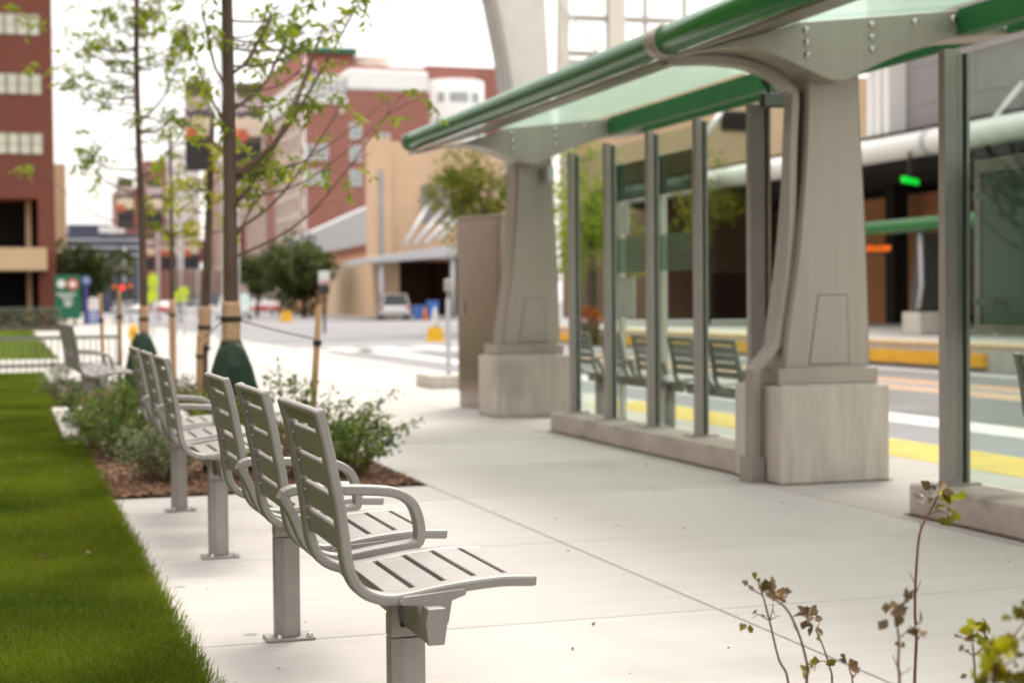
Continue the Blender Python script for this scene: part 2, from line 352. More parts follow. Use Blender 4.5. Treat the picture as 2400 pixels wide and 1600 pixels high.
struct(mk.build('road_lane', 'asphalt'))
# pavement slabs with open joints over a dark bed
struct(MB().box(.5, 6.7, -4, 130, -.13, -.035).build('pavement_bed', 'joint'))
sl = MB()
ys = [-3.4 + 1.745 * i for i in range(78)]
def slab(x0, x1, y0, y1): sl.box(x0 + .005, x1 - .005, y0 + .005, y1 - .005, -.10, 0.0)
for i in range(len(ys) - 1):
    y0, y1 = ys[i], ys[i + 1]
    slab(2.5, 4.43, y0, y1); slab(4.43, 6.12, y0, y1)
    if y0 < 9.3 and not (y1 < 3.4): slab(.54, 2.5, max(y0, 2.9), min(y1, 9.62))
    if y0 > 23: slab(.54, 2.5, y0, y1)
slab(.54, 2.5, 9.50, 9.62)
for i in range(len(ys) - 1):
    if ys[i] > 15.5: slab(6.12, 6.86, max(16.51, ys[i]), ys[i + 1])
struct(sl.build('pavement', 'sidewalk', bevel=.008, seg=2))
struct(MB().box(.44, 1.7, 13.75, 17.4, -.1, .06).build('bench_pad', 'sidewalk', bevel=.01))
tk = MB(); tk.box(6.125, 6.86, -10, 16.5, -.2, 0.001)
for i in range(11):
    for j in range(144):
        x, y = 6.18 + i * .062, 7.5 + j * .062
        tk.loft([[(x + r * math.cos(a * math.pi / 3), y + r * math.sin(a * math.pi / 3), z) for a in range(6)] for r, z in ((.014, .001), (.009, .006))])
struct(tk.build('tactile_paving', 'tactile_yellow'))
struct(MB().box(6.865, 7.1, -10, 130, -.2, -.088).build('kerb', 'kerb_concrete'))
# left hand lawns and cross walk
struct(MB().box(-40, .535, -6, 27.6, -.12, -.012).build('lawn', 'lawn_base'))
struct(MB().box(-60, .9, 27.6, 34.5, -.12, -.002).build('path', 'sidewalk'))
struct(MB().box(-60, 1.05, 34.5, 71, -.11, .0).build('far_lawn', 'lawn_sunlit'))
struct(MB().box(-60, 2.6, 71, 84, -.11, .02).build('flower_bed', 'soil'))
# planting beds
bd = MB(); bd.box(.54, 2.5, 9.625, 23.0, -.12, -.03); bd.box(.9, 2.5, .6, 2.89, -.12, -.03)
struct(bd.build('planting_bed', 'soil'))
ch = MB()
def chips(x0, x1, y0, y1, n):
    for _ in range(n):
        x, y = random.uniform(x0, x1), random.uniform(y0, y1); a = random.random() * 6.3; t = random.uniform(-.5, .5)
        l, wd = random.uniform(.014, .042), random.uniform(.006, .014)
        ch.obox((x, y, -.022 + random.random() * .03), (l * math.cos(a), l * math.sin(a), l * t * .5), (-wd * math.sin(a), wd * math.cos(a), 0), (0, 0, .004))
chips(.56, 2.48, 9.65, 11.5, 5200); chips(.56, 2.48, 11.5, 13.7, 3400); chips(1.72, 2.48, 13.7, 17.4, 1200); chips(.55, 2.4, 18.3, 21, 1500); chips(.95, 2.45, .7, 2.86, 2500)
struct(ch.build('mulch', 'mulch'), 'stuff')

def blades(name, x0, x1, y0, y1, n, h, w, lean=.45, edge=None, m='grass_blade'):
    x = rng.uniform(x0, x1, n); y = rng.uniform(y0, y1, n)
    if edge is not None:
        k = int(n * .04); x[:k] = edge + np.abs(rng.normal(0, .028, k)) - .012
    hh = h * rng.uniform(.55, 1.25, n); a = rng.uniform(0, 6.283, n); ln = np.abs(rng.normal(0, lean, n)); b = rng.uniform(0, 6.283, n)
    if edge is not None: b[:k] = rng.normal(0, .5, k)
    dx, dy = np.cos(b) * ln * hh, np.sin(b) * ln * hh; wx, wy = np.cos(a) * w / 2, np.sin(a) * w / 2
    z0 = np.full(n, -.012)
    V = np.stack([np.stack([x - wx, y - wy, z0], 1), np.stack([x + wx, y + wy, z0], 1),
                  np.stack([x + dx * .35 + wx * .8, y + dy * .35 + wy * .8, z0 + hh * .6], 1), np.stack([x + dx * .35 - wx * .8, y + dy * .35 - wy * .8, z0 + hh * .6], 1),
                  np.stack([x + dx, y + dy, z0 + hh * (1 - ln * .3)], 1)], 1).reshape(-1, 3)
    i = np.arange(n)[:, None] * 5
    Q = i + np.array([[0, 1, 2, 3]]); T = i + np.array([[3, 2, 4]])
    me = bpy.data.meshes.new(name); me.vertices.add(len(V)); me.vertices.foreach_set('co', V.ravel())
    li = np.concatenate([Q, T], 1).ravel().astype(np.int32); me.loops.add(len(li)); me.loops.foreach_set('vertex_index', li)
    st = np.stack([np.arange(n) * 7, np.arange(n) * 7 + 4], 1).ravel().astype(np.int32); tt = np.tile(np.array([4, 3], np.int32), n)
    me.polygons.add(2 * n); me.polygons.foreach_set('loop_start', st); me.polygons.foreach_set('loop_total', tt); me.update(); me.materials.append(MATS[m])
    o = bpy.data.objects.new(name, me); COL.objects.link(o); o['kind'] = 'stuff'; return o
blades('grass', -.75, .535, 3.9, 8.0, 110000, .055, .0032, .5, .535)
blades('grass', -1.2, .535, 8.0, 14.5, 90000, .055, .005, .5, .535)
blades('grass', -2.5, .535, 14.5, 27.5, 80000, .055, .010, .5, .53)
blades('grass', -8, 1.04, 34.6, 70.5, 60000, .07, .035, .5, None, 'blade_sunlit')

pts = []; dr = []; sz = []
for _ in range(34):
    pts.append((random.uniform(.58, 2.45), random.uniform(3.6, 9.5), .004)); dr.append((random.gauss(0, 1), random.gauss(0, 1), random.gauss(0, .15))); sz.append(random.uniform(.006, .022))
for _ in range(16):
    pts.append((random.uniform(2.5, 4.4), random.uniform(3.6, 12), .004)); dr.append((random.gauss(0, 1), random.gauss(0, 1), random.gauss(0, .15))); sz.append(random.uniform(.008, .025))
for _ in range(18):
    pts.append((random.uniform(-.5, .5), random.uniform(4.6, 12), .042)); dr.append((random.gauss(0, 1), random.gauss(0, 1), random.gauss(0, .3))); sz.append(random.uniform(.025, .05))
fl_ = leaf_mesh('fallen_leaves', pts, dr, np.array(sz), 'leaf_dry', aspect=.6, curl=.5); fl_['kind'] = 'stuff'

# ------------------------------------------------------------------ metal slat benches: two and a half metres of beam carrying three seats
def bench(name, label, loc, group, n=3):
    X0, Y0 = .905, 3.40
    t = thing(name, label, 'bench', loc, group)
    def P(pts): return [(x - X0, z) for x, z in pts]
    rail = smooth_pts([(x, z) for x, z in P([(.656, .912), (.668, .868), (.681, .81), (.692, .748), (.702, .697), (.710, .64), (.717, .578), (.727, .536), (.746, .505), (.775, .486), (.815, .476), (.86, .479), (.91, .487), (.96, .494), (1.0, .498), (1.04, .501), (1.09, .503), (1.165, .499)])], 3)
    def on_rail(s):                                   # point and tangent at arc fraction along the rail
        return rail[s], (rail[min(s + 1, len(rail) - 1)] - rail[max(s - 1, 0)]).normalized()
    ln = .17 + .78 * (n - 1) + .45
    mb = MB(); hexa = [(-.018, .381), (.019, .381), (.026, .430), (.021, .462), (-.018, .462), (-.024, .428)]
    mb.prism(hexa, .012, 2.24, 'Y'); beam = mb.build('beam', 'seat_paint', t, bevel=.003)
    for y0, y1 in ((0, .014), (2.238, 2.252)): MB().prism([(x * 1.04, .422 + (z - .422) * 1.03) for x, z in hexa], y0, y1, 'Y').build('end_cap', 'seat_paint', beam, bevel=.003)
    for k in range(n):
        y = .06 + .78 * k; mb = MB()
        for a in (y, y + .45): ribbon(mb, rail, .026, a, a + .05)
        # top cross bar and inner flanges with stud heads
        p, tg = on_rail(1); nn = Vector((-tg.y, tg.x))
        mb.obox((p.x, y + .25, p.y), (tg.x * .010, 0, tg.y * .010), (0, .20, 0), (nn.x * .010, 0, nn.y * .010))
        fr = mb.build('seat_frame', 'seat_paint', t, bevel=.007)
        mb = MB(); studs = MB()
        for zt, zb in ((.900, .866), (.851, .796), (.781, .724), (.708, .650), (.635, .582)):
            zs = np.array([q.y for q in rail[:22]]); xs = np.array([q.x for q in rail[:22]]); f = lambda z: float(np.interp(-z, -zs, xs))
            a, b = Vector((f(zt), zt)), Vector((f(zb), zb)); d = (a - b) / 2; m = (a + b) / 2; nn = Vector((-d.y, d.x)).normalized()
            mb.obox((m.x + .0075, y + .25, m.y), (d.x, 0, d.y), (0, .203, 0), (-nn.x * .008, 0, -nn.y * .008))
            for yy in (y + .064, y + .436):
                mb.obox((m.x + .0015, yy, m.y), (d.x * 1.16, 0, d.y * 1.16), (0, .012, 0), (-nn.x * .003, 0, -nn.y * .003))
                studs.dome((m.x - .0025, yy, m.y + .004), .0062, (-1, 0, .1), 8, .6)
        mb.build('backrest', 'seat_paint', fr, bevel=.0016, seg=1)
        studs.build('stud', 'seat_steel', fr)
        mb = MB()
        for x0, x1 in ((.757, .800), (.813, .874), (.886, .948), (.960, 1.021), (1.033, 1.095), (1.107, 1.166)):
            xs = np.array([q.x for q in rail[24:]]); zs = np.array([q.y for q in rail[24:]]); f = lambda x: float(np.interp(x, xs, zs)) + .004
            a, b = Vector((x0 - X0, f(x0 - X0))), Vector((x1 - X0, f(x1 - X0))); d = (b - a) / 2; m = (a + b) / 2; nn = Vector((-d.y, d.x)).normalized()
            if x0 < .8: continue
            mb.obox((m.x, y + .25, m.y), (d.x, 0, d.y), (0, .204, 0), (nn.x * .0075, 0, nn.y * .0075))
        mb.build('seat', 'seat_paint', fr, bevel=.0016, seg=1)
        mb = MB(); br = P([(.833, .470), (.833, .474), (.846, .484), (.985, .494), (.992, .488), (.989, .479), (.957, .468), (.949, .420), (.946, .414), (.888, .414), (.884, .420), (.875, .461), (.840, .464)])
        for a in (y - .008, y + .462): MB().prism(br, a, a + .046, 'Y').build('seat_bracket', 'seat_paint', t, bevel=.003)
    up = smooth_pts([(x, z) for x, z in P([(.672, .648), (.700, .662), (.76, .661), (.83, .658), (.922, .652), (.975, .643), (1.015, .618), (1.034, .578), (1.040, .53), (1.030, .506), (.99, .499), (.91, .489), (.86, .481), (.815, .478), (.775, .488), (.746, .507), (.725, .538), (.710, .575), (.690, .62)])], 3)
    for k in range(n - 1):
        y = .06 + .78 * k + .615; mb = MB(); ribbon(mb, up[:-1], .026, y - .024, y + .024, closed=True)
        mb.build('armrest', 'seat_paint', t, bevel=.006)
    for y in (.26, 1.96):
        mb = MB(); sec = [(-.050, -.022), (-.018, -.030), (.024, -.030), (.037, -.018), (.037, .024), (-.050, .024)]
        mb.prism([(a, y + b) for a, b in sec], .011, .352, 'Z'); po = mb.build('post', 'seat_paint', t, bevel=.003)
        mb = MB(); mb.prism([(-.050, .3535), (.034, .3535), (.030, .379), (-.026, .379), (-.030, .43), (-.030, .452), (-.038, .452), (-.050, .40)], y - .028, y + .026, 'Y'); mb.build('clasp', 'seat_paint', po, bevel=.003)
        mb = MB(); mb.box(-.083, .083, y - .055, y + .055, 0, .012); mb.build('base_plate', 'seat_paint', po, bevel=.004)
        mb = MB()
        for sx in (-.064, .064): mb.lathe([(.013, .012), (.013, .014), (.009, .015), (.009, .021), (.006, .024), (0.0005, .025)], (sx * .6 if sx < 0 else sx, y - .04, 0), 10)
        mb.build('bolt', 'seat_steel', po)
    return t
G = 'metal slat benches along the pavement'
b1 = bench('metal_bench', 'grey metal slat bench nearest the viewer, standing on the pavement beside the lawn edge', (.905, 3.40, 0), G)
b2 = copy_tree(b1); b2.location = (.905, 6.93, 0); b2['label'] = 'second grey metal slat bench, its far post touching the mulch bed behind the nearest bench'
b3 = copy_tree(b1); b3.location = (.77, 13.75, .06); b3.rotation_euler.z = R(1.2); b3['label'] = 'farthest grey slat bench, out of focus beyond the shrubs on its own small concrete pad'
b4 = copy_tree(b1); b4.location = (5.50, 10.04, -.0); b4['label'] = 'grey slat bench inside the shelter, seen through the tall glass screen behind the four posts'
b5 = copy_tree(b1); b5.location = (5.50, 5.27, -.0); b5['label'] = 'grey slat bench cut by the right picture edge, behind the dark poster case'
b6 = copy_tree(b1); b6.location = (5.50, 12.40, 0); b6['label'] = 'grey slat bench farther inside the shelter, next to the far pillar behind the screen glass'
for b in (b4, b5, b6): b.scale = (1, 1, .92)

def atX(u, v, X):
    d = _fw + _rt * ((u - 1200) / F) + _up * ((800 - v) / F)
    return Vector((0, 0, EYE)) + d * (X / d.x)

# ------------------------------------------------------------------ bus shelter canopy on tapered steel pillars
sh = thing('bus_shelter', 'green glass canopy of the bus shelter on two tapered steel pillars with concrete feet', 'bus shelter', (4.85, 8.85, 0))
SX, SY = 4.85, 8.85
def rel(pts, yy): return [(x - SX, z) for x, z in pts]
def pillar(Yf):
    """column front face at Yf"""
    y = Yf - SY
    mb = MB()
    left = smooth_pts([(4.61, .712), (4.636, .944), (4.704, 1.378), (4.755, 1.92), (4.776, 2.3), (4.778, 2.56)], 4)
    right = smooth_pts([(5.153, 2.56), (5.166, 2.2), (5.197, 1.65), (5.217, 1.10), (5.225, .712)], 4)
    rings = []
    zs = [.712 + (2.56 - .712) * i / 20 for i in range(21)]
    fl = lambda z: float(np.interp(z, [p.y for p in left], [p.x for p in left])) - SX
    fr = lambda z: float(np.interp(z, [p.y for p in right[::-1]], [p.x for p in right[::-1]])) - SX
    for z in zs:
        a, b = fl(z), fr(z); c = .018
        rings.append([(a + c, y, z), (b - c, y, z), (b, y + c, z), (b, y + .3, z), (a, y + .3, z), (a, y + c, z)])
    mb.loft(rings, smooth=False); col = mb.build('pillar', 'column_steel', sh)
    mb = MB(); mb.box(4.545 - SX, 5.24 - SX, y - .06, y + .40, .612, .712); mb.build('plinth', 'column_steel', col, bevel=.006)
    mb = MB(); mb.box(4.515 - SX, 5.275 - SX, y - .14, y + .5, 0, .60); mb.box(4.55 - SX, 5.235 - SX, y - .09, y + .46, .59, .6125); mb.build('concrete_foot', 'block_concrete', col, bevel=.035, seg=3)
    mb = MB(); mb.box(4.50 - SX, 5.29 - SX, y - .156, y + .516, .0008, .004); mb.build('dirt_seam', 'soil', col)
    # service hatch: thin seam round a slightly proud plate
    h = [(4.79, .735), (5.066, .735), (5.056, 1.165), (4.856, 1.165)]; c = Vector((4.94, .95))
    mb = MB(); mb.prism([((x - c.x) * 1.04 + c.x - SX, (z - c.y) * 1.02 + c.y) for x, z in h], y - .0015, y + .01); mb.build('hatch_seam', 'steel_seam', col)
    mb = MB(); mb.prism([(x - SX, z) for x, z in h], y - .003, y + .01); mb.build('hatch', 'column_steel', col, bevel=.001)
    # bracket plate, outline of the double curve
    low = smooth_pts([(3.80, 2.585), (4.02, 2.635), (4.20, 2.656), (4.362, 2.642), (4.533, 2.594), (4.697, 2.531), (4.793, 2.495), (4.889, 2.480), (4.969, 2.495), (5.058, 2.54), (5.282, 2.639), (5.518, 2.719), (5.72, 2.775), (6.14, 2.815)], 4)
    up = [(6.14, 2.84), (5.715, 2.948), (5.014, 2.868), (4.629, 2.826), (4.405, 2.75), (4.15, 2.668), (3.80, 2.60)]
    mb = MB(); poly = [(p.x - SX, p.y) for p in low] + [(a - SX, b) for a, b in up]
    mb.prism(poly, y - .20, y - .165, 'Y'); mb.prism([(x * .999, z + .001) for x, z in poly], y + .12, y + .155, 'Y')
    br = mb.build('bracket', 'column_steel', sh, bevel=.004)
    mb = MB()
    for a, b in zip(low[:-1], low[1:]):
        t = (b - a); n = Vector((-t.y, t.x)).normalized(); m = (a + b) / 2 + n * .006
        mb.obox((m.x - SX, y - .022, m.y), (t.x / 2, 0, t.y / 2), (0, .14, 0), (n.x * .004, 0, n.y * .004))
    mb.build('soffit_strip', 'column_steel', br)
    mb = MB()
    for x, z in ((4.668, 2.785), (4.672, 2.712), (4.676, 2.636), (5.121, 2.840), (5.122, 2.765), (5.125, 2.688), (5.425, 2.872), (5.700, 2.905)):
        mb.dome((x - SX, y - .20, z - .01), .026, (0, -1, 0), 12, .75)
    mb.build('stud', 'stud_steel', br)
    # rainwater pipe hugging the column's left side
    if Yf > 10:
        col.location.x = br.location.x = .055; return
    px = [at(u, v, 8.97) for u, v in ((1858, 225), (1856, 290), (1853, 359), (1852, 450), (1850, 550), (1842, 649), (1830, 745), (1817, 806))]
    px = [Vector((q.x - SX - .016, q.z)) for q in px]
    line = smooth_pts([Vector((3.86 - SX, 2.60)), Vector((4.15 - SX, 2.618)), Vector((4.40 - SX, 2.60)), Vector((4.58 - SX, 2.545)), Vector((4.685 - SX, 2.46))] + px, 3)
    mb = MB(); ribbon(mb, line + [Vector((4.450 - SX, .70)), Vector((4.446 - SX, .0))], .052, y + .05, y + .16)
    dp = mb.build('downpipe', 'column_steel', sh, bevel=.008)
    mb = MB(); mb.box(4.395 - SX, 4.50 - SX, y + .04, y + .19, 0, .16); mb.build('pipe_shoe', 'column_steel', dp, bevel=.006)
    mb = MB(); ribbon(mb, [p_ + Vector((.045, 0)) for p_ in line[14:]], .04, y + .09, y + .15); mb.build('gap_shade', 'frame_dark', dp)  # dark strip painting the shade in the gap beside the column
for Yf in (8.85, 14.90, 2.80): pillar(Yf)
# gutter tube
g0, g1 = Vector((3.645, -.9, 2.625)), Vector((3.83, 15.2, 2.722))
gp = lambda y: (g0 + (g1 - g0) * ((y - g0.y) / (g1.y - g0.y))) - Vector((SX, SY, 0))
mb = MB(); mb.tube([gp(-.9), gp(15.2)], .088, 24); gut = mb.build('gutter', 'green_paint', sh)
for Yf in (8.72, 2.67):
    mb = MB(); mb.tube([gp(Yf - .075), gp(Yf - .07), gp(Yf + .07), gp(Yf + .075)], [.093, .099, .099, .093], 24); mb.build('collar', 'column_steel', gut)
mb = MB(); mb.tube([gp(15.13), gp(15.21), gp(15.25)], [.097, .097, .07], 24); mb.build('end_cap', 'column_steel', gut)
# gutter tray, roof panes, green box beam
mb = MB(); mb.prism([(3.80 - SX, 2.585), (4.632 - SX, 2.832), (4.632 - SX, 2.846), (3.79 - SX, 2.60)], -10, 15.15 - SY)
mb.build('tray', 'tray_metal', sh)
for a, b in ((-.8, 2.6), (2.65, 4.65), (4.67, 6.65), (6.67, 8.65), (8.70, 10.7), (10.72, 12.8), (12.82, 15.1)):
    mb = MB(); mb.prism([(4.64 - SX, 2.850), (5.74 - SX, 2.976), (5.74 - SX, 2.988), (4.64 - SX, 2.862)], a - SY, b - SY); mb.build('roof_pane', 'roof_glass', sh)
for a, b in ((-.8, 2.6), (2.61, 8.64), (9.02, 14.68)):
    mb = MB(); mb.box(5.725 - SX, 5.84 - SX, a - SY, b - SY, 2.795, 2.955); mb.build('roof_beam', 'green_beam', sh, bevel=.006)
    mb = MB(); mb.box(5.845 - SX, 6.08 - SX, a - SY, b - SY, 2.905, 2.917); mb.build('roof_pane', 'roof_glass', sh)
    mb = MB(); mb.box(6.085 - SX, 6.15 - SX, a - SY, b - SY, 2.82, 2.93); mb.build('edge_rail', 'green_beam', sh, bevel=.006)
# flood lamp clamped under the beam, sensor box on the far pillar
p = at(1803, 236, 9.45) - Vector((SX, SY, 0)); mb = MB()
mb.tube([p + Vector((-.03, 0, .20)), p + Vector((-.02, 0, .10)), p + Vector((.0, 0, .05))], .012, 8); mb.dome(p + Vector((-.03, 0, .12)), .03, (0, -1, .3), 10, .9)
fl = mb.build('lamp_arm', 'fitting_black', sh)
mb = MB(); mb.loft([[(p.x + sx * r, p.y + .07 * k, p.z + sz * r * .55 + o) for sx, sz in ((-1, -1), (1, -1), (1, 1), (-1, 1))] for k, r, o in ((-1, .085, -.01), (0, .075, .01), (.8, .03, .03))], smooth=False); mb.build('flood_lamp', 'fitting_black', fl, bevel=.004)
mb = MB(); mb.box(p.x - .07, p.x + .07, p.y - .076, p.y - .072, p.z - .045, p.z + .028); mb.build('lamp_lens', 'window_grey', fl)
p = at(1290, 408, 14.72) - Vector((SX, SY, 0)); mb = MB(); mb.box(p.x - .035, p.x + .035, p.y - .02, 14.9 - SY, p.z - .07, p.z + .07); mb.build('sensor_box', 'grey_metal', sh, bevel=.01)

# ------------------------------------------------------------------ glass wind screens on low concrete kerbs
def screen(name, label, posts, y0, y1, x=4.70, wide=(), kx=(4.53, 4.86), h=2.43):
    t = thing(name, label, 'glass screen', (x, y0, 0), 'glass wind screens of the bus shelter')
    mb = MB(); mb.box(kx[0] - x - .022, kx[1] - x, -.02, y1 - y0 + .02, .0008, .004); mb.build('dirt_seam', 'soil', t)
    mb = MB(); mb.box(kx[0] - x, kx[1] - x, 0, y1 - y0, 0, .165); mb.build('kerb', 'kerb_concrete', t, bevel=.012)
    for yp in posts:
        y = yp - y0; wd = .085 if yp in wide else .046; st_ = .022 if yp in wide else .0; g_ = wd + st_
        mb = MB(); mb.box(-.008, wd, y - .03, y + .03, .165, h); mb.box(wd - .002, g_ + .001, y - .018, y + .02, .165, h - .004); mb.box(g_ + .022, g_ + .042, y - .024, y + .024, .165, h - .012); po = mb.build('post', 'frame_paint', t, bevel=.003)
        mb = MB(); mb.box(g_ - .001, g_ + .024, y - .006, y + .02, .17, h - .02); mb.build('groove', 'frame_dark', po)
        mb = MB(); mb.box(-.075, wd + .11, y - .06, y + .06, .165, .176); mb.build('base_plate', 'frame_paint', po, bevel=.003)
        mb = MB(); z = .3
        while z < h: mb.dome((wd + st_ * .5 - (.012 if not st_ else 0), y - (.018 if st_ else .03), z), .006, (0, -1, 0), 8, .5); z += .22
        mb.build('stud', 'stud_steel', po)
    ps = sorted(posts)
    for a, b in zip(ps[:-1], ps[1:]):
        mb = MB(); mb.box(.062, .072, a - y0 + .03, b - y0 - .03, .20, h - .03); mb.build('glass_pane', 'pane', t)
    return t
s1 = screen('glass_screen', 'tall glass screen with four slim grey posts on a low kerb between the two pillars', (13.0, 12.14, 11.24, 10.36, 9.50), 9.17, 13.07, x=4.70, wide=(9.50,))
s2 = screen('glass_screen', 'tall glass screen at the right edge with one broad grey post on its kerb corner', (7.16, 5.2, 3.2), 2.2, 7.29, x=4.655, wide=(7.16, 5.2, 3.2))
pc = thing('poster_case', 'dark green poster case mounted behind the right glass screen', 'poster case', (4.93, 5.2, 0))
mb = MB(); mb.box(.0, .05, .05, 2.02, 1.0, 1.80); mb.build('back_panel', 'poster_back' if 'poster_back' in MATS else mat('poster_back', (.12, .18, .15), .5, 0, .06, 2).name, pc)
mb = MB(); mb.box(-.012, .06, 0, 2.07, 1.80, 1.87); mb.box(-.012, .06, 0, 2.07, .96, 1.0); mb.box(-.012, .06, 2.02, 2.07, 1.0, 1.80); mb.box(-.012, .06, 0, .05, 1.0, 1.80); mb.build('frame', 'frame_paint', pc, bevel=.004)
mb = MB()
for z in (1.1, 1.65): mb.box(-.10, .0, 1.90, 1.95, z, z + .04)
mb.build('clamp', 'frame_paint', pc, bevel=.003)
# information case inside the shelter
ic = thing('information_case', 'dark two-panel information case hung inside the shelter behind the screen posts', 'information case', (5.15, 11.0, 0))
mb = MB()
for y in (1.26, 2.08, 3.08): mb.box(.45, .51, y, y + .06, 0, 2.45)
mb.build('post', 'offwhite', ic, bevel=.004)
mb = MB(); mb.box(.40, .44, 1.30, 3.10, 2.08, 2.42); mb.build('header_panel', 'pane_green', ic)
mb = MB(); mb.box(.40, .44, 1.30, 3.10, 1.40, 1.72); mb.build('map_panel', 'pane_haze', ic)
mb = MB(); mb.box(.425, .435, 2.66, 3.2, .98, 1.36); mb.box(.425, .435, 2.8, 3.1, 1.76, 2.04); mb.build('white_panel', 'sign_white', ic)  # two plain white panels
# steel cabinet
cb = thing('steel_cabinet', 'tall brushed steel cabinet reflecting the lawn, standing behind the far pillar', 'cabinet', (4.91, 15.72, 0), rz=R(16))
mb = MB(); mb.box(0, .64, 0, .85, .17, 2.02); mb.build('body', 'cabinet_steel', cb, bevel=.01)
mb = MB(); mb.box(.01, .63, .01, .84, 0, .169); mb.build('plinth', 'column_steel', cb, bevel=.004)
mb = MB(); mb.box(-.008, .648, -.008, .858, 2.021, 2.05); mb.build('lid', 'cabinet_steel', cb, bevel=.004)
mb = MB(); mb.box(-.004, .001, .06, .80, .25, 1.95); dr = mb.build('door', 'cabinet_steel', cb, bevel=.002)
mb = MB(); mb.box(-.02, -.004, .70, .73, 1.0, 1.16); mb.build('handle', 'stud_steel', dr, bevel=.003)
# slim post on a footing beyond the cabinet
bp = thing('signal_post', 'slim grey post on a low pale concrete block left of the steel cabinet', 'post', (5.62, 20.35, 0))
mb = MB(); mb.box(-.30, .36, -.35, .6, 0, .17); mb.build('footing', 'block_concrete', bp, bevel=.02)
mb = MB(); mb.box(-.026, .026, -.03, .03, .17, 1.18); mb.tube([(0, 0, 1.18), (0, 0, 1.4)], .012, 8); mb.build('shaft', 'grey_metal', bp, bevel=.008)
mb = MB(); mb.box(-.05, .05, -.04, .04, 1.28, 1.44); mb.build('signal_head', 'frame_paint', bp, bevel=.02)

